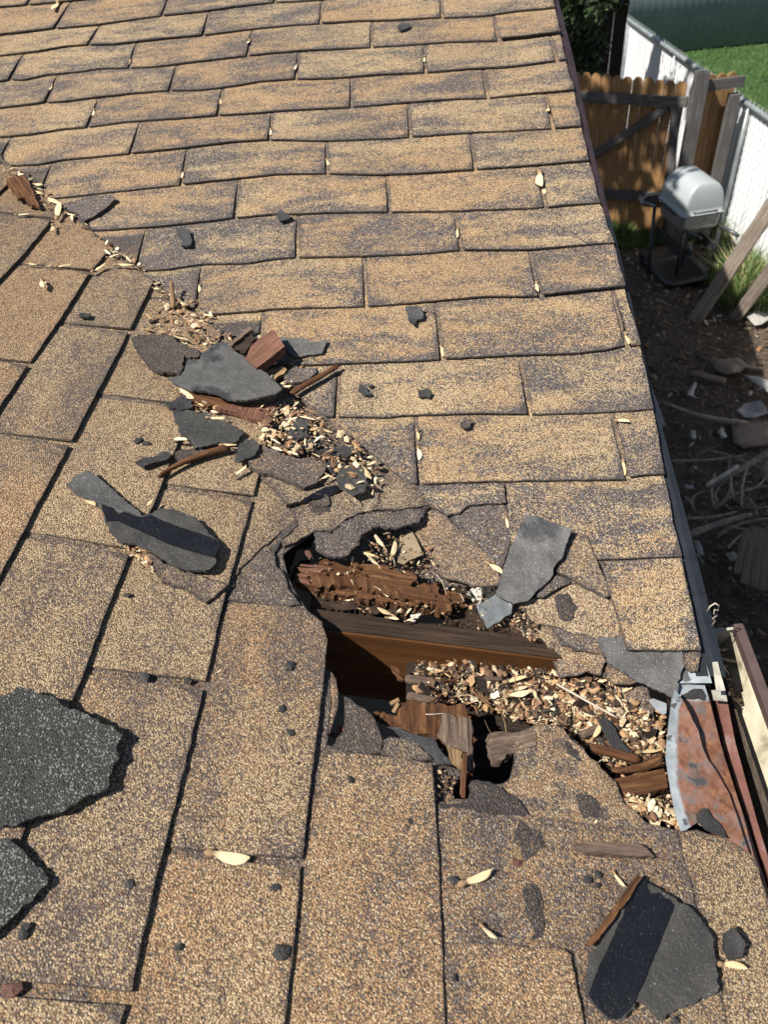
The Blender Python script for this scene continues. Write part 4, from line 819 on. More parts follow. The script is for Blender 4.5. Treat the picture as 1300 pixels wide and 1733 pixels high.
stick(Z4([(0, 230)])[0], Z4([(190, 210)])[0], 'B', .008, .006, 'dark_wood', 'dark thick stick just below the rafter face', -.030, -.026, 0, group=BS)
stick(Z3([(690, 180)])[0], Z3([(925, 210)])[0], 'B', .006, .005, 'grey_wood', 'grey stick above the broken board inside the hole', -.030, -.030, 0, group=BS)
stick(Z3([(700, 290)])[0], Z3([(900, 320)])[0], 'B', .006, .004, 'grey_wood', 'grey splintered stick touching the broken board', -.024, -.020, 0, group=BS)
wfrag('B', Z3([(1110, 180), (1200, 160), (1330, 200), (1440, 240), (1330, 280), (1180, 270)]), 'dark_wood', 'flat dark wood flake in the litter below the rafter', -.026, .005, [(800, 1150), (880, 1165)])
wfrag('B', Z3([(600, 95), (640, 110), (680, 190), (640, 180)]), 'rot', 'small brown wood flake at the shadow edge inside the hole', -.03, .004, [(660, 1125), (685, 1150)])

rb = random.Random(5); k_ = 0
BF = ['broad dark bark flake', 'curled brown bark flake', 'split grey wood chip', 'crumbly rotten wood chip', 'thin dark wood sliver']
for (x_, y_) in [(720, 1165), (760, 1150), (835, 1148), (880, 1180), (930, 1160), (905, 1205), (985, 1190), (1040, 1215), (1070, 1250), (1025, 1250), (1090, 1290), (1045, 1190), (1105, 1240), (740, 1180), (960, 1215), (1100, 1380)]:
    L_, W_ = rb.uniform(14, 30), rb.uniform(5, 11); an = rb.uniform(-.6, .9); ca, sa_ = math.cos(an), math.sin(an)
    pts_ = [(x_ + ca * u * L_ - sa_ * v_ * W_, y_ + sa_ * u * L_ + ca * v_ * W_) for u, v_ in [(-.5, -.3), (-.1, -.5), (.4, -.4), (.55, .1), (.2, .5), (-.4, .4)]]
    o = wfrag('B', pts_, ['dark_wood', 'rot', 'grey_wood'][k_ % 3], BF[k_ % 5], -.014 if y_ < 1350 else -.002, .004, [pts_[0], pts_[2]], cat='wood chip', tilt=(rb.uniform(-.2, .2), rb.uniform(-.2, .2)), rough=.002); o['group'] = 'bark flakes in the litter bed'; k_ += 1
# ---------------------------------------------------------------- winged maple seeds
def tubemesh(pts, r, n=8):
    pts = [Vector(p) for p in pts]; v, f = [], []; up = Vector((.12, .31, .94))
    for i, p in enumerate(pts):
        d = ((pts[min(i + 1, len(pts) - 1)] - pts[max(i - 1, 0)])).normalized(); u = d.cross(up)
        if u.length < .2: u = d.cross(Vector((1, .2, 0)))
        u.normalize(); w_ = d.cross(u)
        for j in range(n): a = 2 * math.pi * j / n; v.append(tuple(p + u * r * math.cos(a) + w_ * r * math.sin(a)))
    for i in range(len(pts) - 1):
        for j in range(n): a = i * n + j; c = i * n + (j + 1) % n; f.append((a, c, c + n, a + n))
    f += [tuple(range(n))[::-1], tuple(range(len(v) - n, len(v)))]; return v, f
def seed_mesh(i):
    r = random.Random(i); v, f = [], []; n = 8; L = 1.; wd = .20 + .08 * r.random(); cv = .12 * (r.random() - .3)
    for k in range(n + 1):                    # wing, length 1 along x
        t = k / n; x = t * L; w_ = wd * (math.sin(math.pi * min(1, t * .93 + .07)) ** .6) * (.55 + .6 * t) if k < n else .02
        z = .05 * math.sin(t * 3 + i) + cv * t * t * .8; v += [(x, -w_ * .25 + cv * t, z), (x, w_ * .35 + cv * t, z + .025), (x, w_ + cv * t, z - .01 + .03 * math.sin(t * 9 + i))]
    for k in range(n):
        for j in range(2): a = k * 3 + j; f.append((a, a + 1, a + 4, a + 3))
    b = len(v); m = 6
    for k, (xx, rr) in enumerate([(-.2, .03), (-.12, .10), (0, .12), (.1, .05)]):
        for j in range(m): a = 2 * math.pi * j / m; v.append((xx, .03 + rr * math.cos(a), rr * .7 * math.sin(a)))
    for k in range(3):
        for j in range(m): a = b + k * m + j; c = b + k * m + (j + 1) % m; f.append((a, c, c + m, a + m))
    me = bpy.data.meshes.new('maple_seed'); me.from_pydata(v, [], f); me.shade_smooth(); me.materials.append(MT['seed']); return me
SM = [seed_mesh(i) for i in range(6)]
def seed(q0, q1, pl, h=.011, group='maple seeds on the roof', label='dry pale winged maple seed lying among the debris on the roof'):
    """q0 nut end, q1 wing tip"""
    a, b = np.array(loc(q0, pl, h)), np.array(loc(q1, pl, h)); L = float(np.hypot(*(b - a)));
    Pa, Pb = Vector(pos(a, pl, h)), Vector(pos(b, pl, h)); o = bpy.data.objects.new('maple_seed', random.choice(SM)); COL.objects.link(o)
    ax = (Pb - Pa).normalized(); nz = Vector(NRM[pl]); ay = nz.cross(ax).normalized(); nz = ax.cross(ay)
    M0 = Matrix((ax * L / 1.15, ay * L / 1.15 * random.choice((1, -1)), nz * L / 1.15)).transposed().to_4x4(); M0.translation = Pa + (Pb - Pa) * .15
    o.matrix_world = M0 @ Matrix.Rotation(random.uniform(-.35, .35), 4, 'X') @ Matrix.Rotation(-random.uniform(0, .15), 4, 'Y'); return tag(o, label, 'seed', group)
VS = 'seeds in the upper valley'; VL = 'pale maple seed caught in the valley above the debris heap'
for p0, p1, pl in [((75, 205), (130, 210), 'A'), ((185, 232), (138, 265), 'A'), ((175, 262), (240, 272), 'A'), ((185, 300), (235, 325), 'A'), ((250, 325), (310, 360), 'A'), ((250, 355), (320, 380), 'A'), ((310, 455), (345, 395), 'B'), ((285, 480), (280, 525), 'B'),
                   ((360, 420), (412, 440), 'A'), ((400, 470), (395, 430), 'A'), ((465, 478), (475, 492), 'A'), ((570, 618), (612, 650), 'B'), ((580, 665), (650, 658), 'B'), ((690, 655), (728, 700), 'B'), ((620, 703), (730, 712), 'B'), ((500, 745), (578, 705), 'B'), ((75, 430), (155, 438), 'B'), ((230, 785), (240, 828), 'B'), ((835, 832), (880, 845), 'B'), ((975, 895), (1030, 940), 'A'), ((120, 310), (165, 325), 'B'), ((135, 695), (200, 700), 'B'), ((240, 712), (280, 705), 'B'), ((290, 712), (390, 722), 'B')]:
    seed(T4([p0])[0], T4([p1])[0], pl, .013, VS, VL)
HS = 'seeds in the debris heap'; HL = 'pale maple seed lying in the debris heap on the valley'
for p0, p1 in [((600, 145), (632, 175)), ((675, 195), (720, 208)), ((570, 265), (630, 290)), ((640, 215), (620, 212)), ((700, 290), (740, 300)), ((770, 270), (775, 292)), ((940, 440), (985, 440)), ((940, 438), (965, 425)), ((1000, 535), (1060, 565)), ((985, 530), (965, 595)), ((895, 590), (875, 628)), ((905, 600), (930, 625)), ((1055, 668), (1080, 685)), ((960, 655), (1005, 680)), ((1010, 650), (980, 675)), ((905, 640), (955, 665)), ((1145, 680), (1152, 725)), ((1170, 640), (1195, 655)), ((1220, 700), (1260, 760)), ((1215, 770), (1265, 775)), ((1265, 790), (1262, 810)), ((1100, 735), (1135, 755)), ((1080, 760), (1110, 740)), ((1195, 815), (1200, 835)), ((1165, 820), (1180, 835)), ((780, 745), (832, 715)), ((570, 618), (632, 630)), ((740, 638), (800, 642)), ((1280, 765), (1300, 760)), ((600, 440), (660, 480)), ((695, 545), (760, 548)), ((800, 510), (815, 518)), ((490, 855), (520, 826)), ((275, 825), (320, 850)), ((660, 495), (690, 510)), ((140, 75), (150, 105))]:
    seed(R3([p0])[0], R3([p1])[0], 'B', .017, HS, HL)
OS = 'seeds around the hole'; OL = 'pale maple seed at the upper edge of the hole'
for p0, p1 in [((1050, 360), (925, 315)), ((1075, 450), (960, 350)), ((1110, 320), (1020, 200)), ((1130, 380), (1145, 255)), ((1040, 270), (965, 240)), ((1080, 190), (1145, 180)), ((845, 410), (845, 350)), ((820, 490), (815, 460)), ((1010, 570), (1060, 610)), ((1080, 620), (1120, 655)), ((790, 675), (840, 668)), ((1170, 770), (1215, 745)), ((1170, 790), (1035, 735)), ((1090, 800), (1190, 825)), ((1240, 790), (1290, 740)), ((1230, 830), (1300, 800)), ((600, 45), (750, 70)), ((860, 560), (835, 525)), ((1210, 455), (1245, 475))]:
    seed(Y1([p0])[0], Y1([p1])[0], 'B', -.006, OS, OL)
for p0, p1, h in [((170, 770), (245, 765), -.012), ((230, 735), (330, 760), -.012), ((200, 800), (140, 820), -.012), ((370, 790), (520, 785), -.014), ((290, 770), (270, 800), -.012), ((630, 880), (690, 885), -.018), ((740, 390), (870, 490), .012), ((690, 830), (730, 800), -.018)]:
    seed(Y2([p0])[0], Y2([p1])[0], 'A', h, OS, 'pale maple seed on the rotten wood along the rafter' if h < 0 else 'pale curled maple seed on tan shingle left of the grey strip')
LS = 'seeds in the litter bed'; LL = 'pale maple seed in the orange litter between rafter and eave'
for p0, p1 in [((5, 205), (150, 195)), ((50, 265), (165, 235)), ((5, 290), (165, 270)), ((250, 340), (200, 260)), ((400, 270), (450, 240)), ((430, 340), (370, 330)), ((590, 420), (510, 400)), ((560, 570), (600, 480)), ((845, 645), (990, 640)), ((930, 900), (900, 975)), ((770, 940), (880, 970)), ((990, 1065), (1070, 1095)), ((1145, 1110), (1165, 1075)), ((1190, 1070), (1290, 1130)), ((575, 1110), (600, 1075)), ((1240, 560), (1210, 590)), ((455, 490), (500, 460)), ((20, 430), (10, 410)), ((150, 440), (200, 430)), ((300, 430), (260, 440)), ((800, 550), (770, 580)), ((930, 510), (880, 500)), ((480, 200), (520, 190)), ((1085, 1070), (1060, 1060))]:
    seed(Z4([p0])[0], Z4([p1])[0], 'B', -.012 if p0[1] < 900 else .003, LS, LL)
for q0, q1, lb in [((775, 1497), (829, 1472), 'large white-veined maple seed lying alone on bare shingle below the hole'), ((347, 1440), (422, 1445), 'maple seed lodged in the gap between two lower shingles'), ((812, 1562), (840, 1590), 'forked dry maple seed near the bottom shingle edge'), ((1040, 712), (1066, 716), 'maple seed on the rightmost small shingle near the roof edge'), ((376, 1130), (366, 1138), 'tiny seed on the shingle left of the hole'), ((1214, 1632), (1264, 1638), 'brown seed stalk near the eave at the bottom right'), ((915, 287), (921, 318), 'seed lodged in a shingle gap near the rake'), ((705, 725), (708, 745), 'seed in the gap left of the wide lowest shingle row'), ((1058, 560), (1064, 585), 'seed in the gap beside the narrow edge shingle'), ((1037, 1472), (1058, 1500), 'orange seed husk above the striped piece'), ((1168, 1540), (1200, 1575), 'thin orange seed husk on the edge of the striped piece'), ((222, 935), (240, 950), 'curled seed beside the black striped piece'), ((100, 0), (92, 20), 'seed lodged in a shingle gap at the top left')]:
    seed(q0, q1, 'A' if q0[1] < 800 and q0[0] > 600 or q0[1] < 30 else 'B', .010, 'single maple seeds on the slopes', lb)
# seeds wedged in the cutouts of both slopes
for k, js in A_j.items():
    for t, b in js:
        if random.random() < .28 and t[1] > 20:
            u = random.uniform(.3, .75); q0 = (t[0] + (b[0] - t[0]) * u, t[1] + (b[1] - t[1]) * u); u2 = u + .25; q1 = (t[0] + (b[0] - t[0]) * u2, t[1] + (b[1] - t[1]) * u2)
            seed(q0, q1, 'A', .005, 'seeds wedged in shingle gaps', 'pale seed wedged upright in a gap between shingles')
# ---------------------------------------------------------------- fine litter (nobody could count it)
def litter(name, label, spots, n, sizes, cols, seed_=1, parent=None):
    """spots: list of (polygon in photograph, slope, h0, h1, weight)"""
    r = np.random.default_rng(seed_); V, Fc, Cc = [], [], []; b = 0
    W = np.array([s[4] for s in spots], float); W /= W.sum()
    for poly, pl, h0, h1, wt in spots:
        P = np.array([loc(q, pl, h0) for q in poly]); m = int(n * wt / sum(s[4] for s in spots)); lo, hi = P.min(0), P.max(0); got = np.zeros((0, 2))
        while len(got) < m:
            c = r.uniform(lo, hi, (m * 3, 2)); got = np.vstack([got, c[inpoly(c, P)]])
        for c in got[:m]:
            s = sizes[0] * (sizes[1] / sizes[0]) ** (r.random() ** 1.9); asp = r.uniform(.12, .85); C = pos(c, pl, h0 + (h1 - h0) * r.random() + s * .15)
            a = r.uniform(0, 6.28); tx, ty = r.normal(0, .33, 2); X = np.array([math.cos(a), math.sin(a), tx]); Y = np.array([-math.sin(a), math.cos(a), ty]); N_ = np.cross(X, Y)
            cc = np.array(cols[r.choice(len(cols), p=CW)]) * r.uniform(.7, 1.25); k = r.integers(0, 3)
            if k == 0: pts = [(-.5, -.2), (0, -.5), (.5, -.1), (.35, .4), (-.3, .45)]
            elif k == 1: pts = [(-.6, 0), (-.2, -.35), (.4, -.3), (.6, .05), (.1, .4)]
            else: pts = [(-.7, -.12), (.0, -.2), (.7, -.05), (.6, .15), (-.5, .2)]
            ctr = C + N_ * s * .14
            V.append(ctr)
            for (px_, py_) in pts: V.append(C + X * px_ * s + Y * py_ * s * asp * 1.6)
            m_ = len(pts)
            for j in range(m_): Fc.append((b, b + 1 + j, b + 1 + (j + 1) % m_))
            Cc += [(*np.clip(cc, 0, .95), 1)] * (m_ + 1); b += m_ + 1
    o = mesh_obj(name, V, Fc, 'litter', parent, False, None, {'col': Cc}); return tag(o, label, None, None, 'stuff')
COLS = [(.47, .36, .22), (.35, .21, .105), (.66, .55, .37), (.13, .07, .038), (.03, .022, .018), (.25, .135, .07)]
CW = [.16, .19, .09, .20, .27, .09]
bedpx = [(700, 1135), (800, 1140), (960, 1152), (1040, 1165), (1110, 1215), (1122, 1290), (1140, 1400), (1095, 1392), (1066, 1360), (1012, 1290), (960, 1235), (900, 1220), (800, 1205), (700, 1180)]
litter('seed_litter', 'loose orange and tan husks and bark bits filling the eave beside the hole', [(bedpx, 'B', -.052, -.026, 1.), ([(820, 1160), (1000, 1165), (1115, 1235), (1120, 1290), (1030, 1300), (960, 1235), (850, 1215)], 'B', -.03, -.018, .9)], 13500, (.0011, .0130), COLS, 1)
hole_l = [(620, 900), (700, 895), (740, 960), (700, 985), (640, 970), (600, 930)]
CW = [.10, .12, .05, .30, .33, .10]
litter('wood_crumbs', 'crumbled wood and seed husks on the rotten boards in the hole', [(hole_l, 'B', -.016, -.004, 1.), ([(520, 940), (600, 940), (760, 985), (900, 1050), (900, 1085), (700, 1052), (560, 1030), (520, 1000)], 'B', -.016, -.011, .9), ([(880, 1030), (900, 1040), (905, 1090), (880, 1080), (860, 1060)], 'B', -.012, -.004, .5), ([(740, 1300), (770, 1310), (765, 1360), (740, 1358)], 'B', -.004, .002, .2)], 1300, (.0015, .006), COLS, 2)
CW = [.22, .26, .2, .16, .06, .10]
val = [([(0, 285), (40, 290), (100, 350), (110, 368), (60, 345), (0, 300)], 'B', .008, .012, .5), ([(170, 405), (215, 430), (262, 470), (235, 455), (180, 425)], 'B', .008, .012, .3), ([(255, 475), (300, 480), (350, 530), (390, 570), (400, 600), (300, 590), (240, 560), (270, 520)], 'B', .006, .016, 1.2),
       ([(430, 690), (480, 680), (560, 720), (620, 770), (640, 830), (600, 850), (560, 800), (500, 780), (450, 760)], 'B', .007, .022, 2.6), ([(320, 650), (370, 690), (400, 700), (330, 700)], 'B', .008, .014, .2), ([(420, 560), (460, 560), (500, 600), (520, 650), (480, 680), (400, 600)], 'B', .008, .020, .8), ([(200, 920), (250, 930), (262, 970), (240, 960)], 'B', .008, .012, .2), ([(1050, 1365), (1100, 1390), (1150, 1400), (1140, 1370), (1060, 1345)], 'B', -.004, .006, .5)]
litter('valley_litter', 'dry husks and straw bits strewn along the roof valley', val, 2500, (.0013, .015), COLS, 3)
CW = [.2, .1, .15, .25, .25, .05]
gy0 = at_z((1216, 1085), -.1)[1]
def boxlitter(name, label, lo, hi, n, sizes, cols, seed_, flat=.4, parent=None, zf=None):
    r = np.random.default_rng(seed_); V, Fc, Cc = [], [], []; b = 0
    for _ in range(n):
        s = sizes[0] * (sizes[1] / sizes[0]) ** (r.random() ** 1.8); C = r.uniform(lo, hi); a = r.uniform(0, 6.28); tx, ty = r.normal(0, flat, 2)
        if zf: C[2] = zf(C[0], C[1]) + s * .12
        X = np.array([math.cos(a), math.sin(a), tx]); Y = np.array([-math.sin(a), math.cos(a), ty]); N_ = np.cross(X, Y); asp = r.uniform(.15, .8)
        cc = np.array(cols[r.choice(len(cols), p=CW)]) * r.uniform(.6, 1.25); pts = [(-.6, 0), (-.2, -.35), (.4, -.3), (.6, .05), (.1, .4)]
        V.append(C + N_ * s * .14)
        for (px_, py_) in pts: V.append(C + X * px_ * s + Y * py_ * s * asp)
        for j in range(5): Fc.append((b, b + 1 + j, b + 1 + (j + 1) % 5))
        Cc += [(*np.clip(cc, 0, .95), 1)] * 6; b += 6
    o = mesh_obj(name, V, Fc, 'litter', parent, False, None, {'col': Cc}); return tag(o, label, None, None, 'stuff')
boxlitter('gutter_litter', 'dry leaves and twigs filling the gutter', (xi + .004, -.9, -.125), (max(xo - .030, xi + .012), gy0 + .01, -.090), 5200, (.004, .02), [(.40, .32, .2), (.2, .13, .07), (.55, .48, .34), (.10, .07, .045), (.05, .04, .03), (.3, .12, .05)], 4)
boxlitter('gutter_litter', 'heap of dry leaves at the closed end of the gutter', (xi + .004, gy0 - .13, -.12), (max(xo - .028, xi + .012), gy0 + .012, -.066), 1500, (.004, .02), [(.40, .32, .2), (.2, .13, .07), (.55, .48, .34), (.10, .07, .045), (.05, .04, .03), (.3, .12, .05)], 14)
rod((xi, gy0 - .06, -.055), (xo - .01, gy0 - .065, -.06), (0, 0, 1), .0025, .002, 'twig', 'thin twig lying across the gutter near its end', name='twig')
# dry curled plant at the end of the rake metal
c0 = pos(loc((1206, 1052), 'A', .0), 'A', .004)
P = [at_y(q, c0[1]) for q in Z5([(568, 135), (590, 100), (620, 80), (645, 95), (640, 130), (618, 120), (612, 150), (635, 160), (605, 178), (622, 195), (600, 222)])]
v, f = tubemesh(P, .0009, 5); o = mesh_obj('dry_sprig', v, f, 'twig_lt', None, True); tag(o, 'curled dry sprig standing at the end of the dark roof edge metal', 'sprig')

rs = random.Random(11)
V, Fc, Cc = [], [], []
def fibre(q, pl, L_, h, col, r_=.00040, lift=.003):
    c = loc(q, pl, h); an = rs.uniform(0, 6.28); k_ = rs.uniform(-.4, .4); P_ = []
    for i in range(5):
        t = i / 4; P_.append(tuple(pos((c[0] + L_ * t * math.cos(an + k_ * t), c[1] + L_ * t * math.sin(an + k_ * t)), pl, h + lift * math.sin(3.14 * t) * rs.uniform(.6, 1.2))))
    v, f = tubemesh(P_, r_, 4); b_ = len(V); V.extend(v); Fc.extend([tuple(x + b_ for x in g_) for g_ in f]); Cc.extend([(*col, 1)] * len(v))
for n_, x0, x1, y0, y1, h in [(14, 430, 640, 600, 840, .014), (10, 260, 420, 480, 600, .012), (6, 10, 200, 285, 420, .010), (16, 720, 1130, 1160, 1290, -.012), (8, 560, 880, 920, 1050, -.008)]:
    for _ in range(n_): 
        x_ = rs.uniform(x0, x1); t_ = (x_ - x0) / (x1 - x0); y_ = y0 + (y1 - y0) * min(1, max(0, t_ + rs.gauss(0, .16)))
        fibre((x_, y_), 'B', rs.uniform(.012, .045), h, rs.choice([(.55, .45, .30), (.35, .24, .13), (.68, .62, .5), (.12, .08, .05), (.4, .2, .08)]))
tag(mesh_obj('straw_litter', V, Fc, 'litter', None, True, None, {'col': Cc}), 'thin dry straws and torn fibres caught in the debris', None, None, 'stuff')
# ---------------------------------------------------------------- the yard below
def sheet(name, pts, z, mat, kind='structure'):
    o = mesh_obj(name, [(x, y, z) for x, y in pts], [tuple(range(len(pts)))], mat, None, False); tag(o, None, None, None, kind); return o
def gridsheet(name, x0, x1, y0, y1, z, mat, step, amp):
    nx, ny = int((x1 - x0) / step), int((y1 - y0) / step); v = []; f = []
    for j in range(ny + 1):
        for i in range(nx + 1):
            x, y = x0 + (x1 - x0) * i / nx, y0 + (y1 - y0) * j / ny; v.append((x, y, z + amp * gnoise(x, y)))
    for j in range(ny):
        for i in range(nx): a = j * (nx + 1) + i; f.append((a, a + 1, a + nx + 2, a + nx + 1))
    o = mesh_obj(name, v, f, mat, None, True); return tag(o, None, None, None, 'structure')
def gnoise(x, y): return noise.noise(Vector((x * 1.7, y * 1.7, 0))) * .5 + .6 * noise.noise(Vector((x * 5, y * 5, 1))) + .25 * noise.noise(Vector((x * 17, y * 17, 1)))
sheet('ground', [(-150, -150), (150, -150), (150, 150), (-150, 150)], GZ - .06, 'soil')
gridsheet('yard_soil', -.2, 3.2, -1.5, 8.2, GZ, 'soil', .06, .045)
conc = box('concrete_strip', (-.2, 4.3, GZ - .1), (1.40, 5.9, GZ + .045), 'conc'); tag(conc, None, None, None, 'structure')
# chain link fence with white slats
FT = -1.62
f0, f1 = at_z((1012, -6), FT), at_z((1300, 195), FT); fd = (f1 - f0) / np.linalg.norm(f1 - f0)
f0 = f0 - fd * .1; f1 = f1 + fd * 3.5; FL = float(np.linalg.norm(f1 - f0))
fence = empty('chain_link_fence', tuple(f0 * [1, 1, 0] + [0, 0, GZ])); tag(fence, 'chain link fence with white privacy slats along the yard', 'fence')
fn = np.array([-fd[1], fd[0], 0.]); 
if fn @ (CAM - f0) < 0: fn = -fn
def part_of(o, p): keep_world(o, p); return o
part_of(rod(f0 + fn * .03, f1 + fn * .03, (0, 0, 1), .024, .024, 'pipe', None, name='top_rail', n=4, wig=0), fence)
pp = [at_z(q, FT) for q in [(1078, 32), (1152, 90), (1281, 178)]]
sp = np.linalg.norm(pp[2] - pp[1]) 
for q in pp + [pp[0] - fd * 2.2, pp[2] + fd * 2.2]:
    q = f0 + fd * ((q - f0) @ fd) + fn * .045
    part_of(rod((q[0], q[1], GZ), (q[0], q[1], FT - .02), (0, 1, 0), .022, .022, 'pipe', None, name='fence_post', n=3, wig=0), fence)
nsl = int(FL / .085); sw = bpy.data.meshes.new('privacy_slat')
hh = FT - GZ - .06
sv = [(-.036, 0, 0), (-.012, .004, 0), (.012, .004, 0), (.036, 0, 0), (-.036, 0, hh), (-.012, .004, hh), (.012, .004, hh), (.036, 0, hh)]
sv += [(x, y - .006, z) for x, y, z in sv]
sw.from_pydata(sv, [], [(0, 4, 5, 1), (1, 5, 6, 2), (2, 6, 7, 3), (8, 9, 13, 12), (9, 10, 14, 13), (10, 11, 15, 14), (4, 12, 13, 5), (5, 13, 14, 6), (6, 14, 15, 7), (0, 8, 12, 4), (3, 7, 15, 11)]); sw.materials.append(MT['slat_w'])
ang = math.atan2(fd[1], fd[0])
for i in range(nsl):
    c = f0 + fd * (.085 * (i + .5)); o = bpy.data.objects.new('privacy_slat', sw); COL.objects.link(o); o.location = (c[0], c[1], GZ + .03); o.rotation_euler = (0, 0, ang + random.uniform(-.05, .05)); part_of(o, fence)
# wire mesh (diamonds) on the near side
V, Fc = [], []
def wire(a, b, r=.0014):
    global V, Fc
    a, b = np.array(a), np.array(b); d = (b - a) / np.linalg.norm(b - a); u = np.cross(d, fn); k = len(V)
    for p in (a, b):
        for q in (u * r, -fn * -r, -u * r): V.append(p + q)
    for j in range(3): Fc.append((k + j, k + (j + 1) % 3, k + 3 + (j + 1) % 3, k + 3 + j))
H_ = FT - GZ; dm = .085
for i in range(int(FL / dm) + 16):
    for sg in (1, -1):
        x0 = (i - 15) * dm if sg > 0 else i * dm
        t0, t1 = 0., H_; xa, xb = x0 + sg * 0, x0 + sg * H_
        if xb < 0 or xb > FL or xa < 0 or xa > FL: continue
        wire(f0 + fd * xa + fn * .012 + [0, 0, GZ - f0[2]], f0 + fd * xb + fn * .012 + [0, 0, GZ + H_ - f0[2]])
for i in range(int(FL / dm)):                       # twisted wire tips above the rail
    c = f0 + fd * (i * dm); wire(c + fn * .012, c + fd * .02 + [0, 0, .045] + fn * .012, .003); wire(c + fn * .012, c - fd * .02 + [0, 0, .045] + fn * .012, .003)
o = mesh_obj('wire_mesh', V, Fc, 'wire', None, False); tag(o, None, None, None, 'stuff'); part_of(o, fence)
# neighbouring lawn and the slate grey screen behind it
def gs(x): return f0 + fd * x
lx = f0 - fd * 14 - fn * .1; l1 = f1 - fn * .1
sheet('neighbour_lawn', [tuple(lx[:2]), tuple(l1[:2]), tuple((l1 - fn * 14)[:2]), tuple((lx - fn * 14)[:2])], GZ + .085, 'lawn')
g0, g1 = at_z((1165, 84), GZ + .12), at_z((1300, 70), GZ + .12); gd = (g1 - g0) / np.linalg.norm(g1 - g0)
scr = empty('screened_fence', tuple(g0)); tag(scr, 'tall slate grey ribbed screen fence standing on the neighbouring lawn', 'fence')
rows = []
for i in range(-70, 160):
    p = g0 + gd * i * .06; off = np.array([-gd[1], gd[0], 0]) * (.005 if i % 2 else -.005); rows.append([p + off + [0, 0, 0], p + off + [0, 0, 1.], p + off + [0, 0, 2.0]])
strip('screen_panel', rows, 'slat_g', scr, .006)
for i in range(-3, 9):
    p = g0 + gd * i * 1.1 + np.array([-gd[1], gd[0], 0]) * .05; part_of(rod((p[0], p[1], GZ), (p[0], p[1], GZ + 2.15), (0, 1, 0), .025, .025, 'pipe', None, name='fence_post', n=2, wig=0), scr)
# wooden gate and side panel
yl, yr = 8.05, 7.55
xl, xr = at_y((984, 128), yl)[0], at_y((1166, 133), yr)[0]
gA, gB = np.array([xl - .35, yl + .25, 0]), np.array([xr, yr, 0]); gdr = (gB - gA) / np.linalg.norm(gB - gA); GL = float(np.linalg.norm(gB - gA)); gnr = np.array([gdr[1], -gdr[0], 0])
gate = empty('wooden_gate', (gA[0], gA[1], GZ)); tag(gate, 'tall cedar picket gate with grey rails and diagonal brace', 'gate')
ztop = at_y((1100, 129), (yl + yr) / 2)[2]
def picket(c, z0, z1, wd, mat, par, nr=None, dr_=None, name='picket'):
    dr_ = gdr if dr_ is None else dr_; nr = gnr if nr is None else nr
    pr = [(-wd / 2, 0), (wd / 2, 0), (wd / 2, z1 - z0 - .03), (wd / 2 - .028, z1 - z0), (-wd / 2 + .028, z1 - z0), (-wd / 2, z1 - z0 - .03)]
    th = .016; M0 = Matrix((Vector((0, 0, 1)), Vector(dr_), Vector(np.cross([0, 0, 1], dr_)))).transposed().to_4x4(); M0.translation = Vector((c[0], c[1], z0))
    v = [(b, a, -th / 2) for a, b in pr] + [(b, a, th / 2) for a, b in pr]; n = len(pr); f = [tuple(range(n))[::-1], tuple(range(n, 2 * n))] + [(i, (i + 1) % n, n + (i + 1) % n, n + i) for i in range(n)]
    o = mesh_obj(name, v, f, mat, None, False, M0); return part_of(o, par)
n_p = int(GL / .1); pw = GL / n_p
for i in range(n_p):
    c = gA + gdr * pw * (i + .5); picket(c, GZ + .05 + random.uniform(-.01, .01), ztop + random.uniform(-.008, .008), pw - .005 - (.006 if i % 3 == 0 else 0), 'fence', gate)
def on_gate(q, off=.035):     # point of photograph on gate plane
    d = ray(q); n = gnr; o_ = gA + gnr * off; t = ((o_ - CAM) @ n) / (d @ n); return CAM + t * d
def rail(q0, q1, w_, par, mat='fence_grey', off=.055, th=.038, ext=0.):
    a, b = on_gate(q0, off), on_gate(q1, off); d = (b - a) / np.linalg.norm(b - a); o = prism('rail', a - d * ext + gnr * 0, b, w_, th, mat, None, up=gnr, seg=4, rough=.002); return part_of(o, par)
rail((990, 165), (1163, 174), .09, gate, ext=.4)
rail((1015, 328), (1165, 338), .09, gate, ext=.5)
rail((985, 275), (1128, 183), .075, gate, off=.05, ext=.3)
rail((1146, 180), (1130, 330), .075, gate, off=.05)
# gate post and side panel
p0 = on_gate((1190, 121), .1); pb = (p0[0], p0[1])
gp_ = prism('gate_post', (pb[0], pb[1] - .055, GZ - .1), (pb[0], pb[1] - .055, p0[2]), .115, .11, 'fence_grey', None, up=(0, -1, 0), seg=6); tag(gp_, 'thick grey square gate post right of the wooden gate', 'post')
sidep = empty('fence_panel', (pb[0] + .1, pb[1], GZ)); tag(sidep, 'narrow cedar fence panel between gate post and chain link fence', 'fence')
d2 = np.array([1., .18, 0]); d2 /= np.linalg.norm(d2); n2 = np.array([d2[1], -d2[0], 0]); zt2 = at_y((1220, 126), pb[1] + .1)[2]
for i in range(4): picket((pb[0] + .03 + d2[0] * .10 * i, pb[1] + .1 + d2[1] * .10 * i), GZ + .05, zt2, .094, 'fence', sidep, n2, d2)
a = at_y((1198, 146), pb[1]); b = at_y((1262, 138), pb[1] + .03); part_of(prism('rail', a, b, .09, .038, 'fence_grey', None, up=n2, seg=3), sidep)
sp0 = at_y((1246, 156), pb[1] + .02); part_of(prism('post', (sp0[0], sp0[1] - .02, GZ - .1), (sp0[0], sp0[1] - .02, sp0[2] - .02), .09, .09, 'fence_grey', None, up=(0, -1, 0), seg=6), sidep)
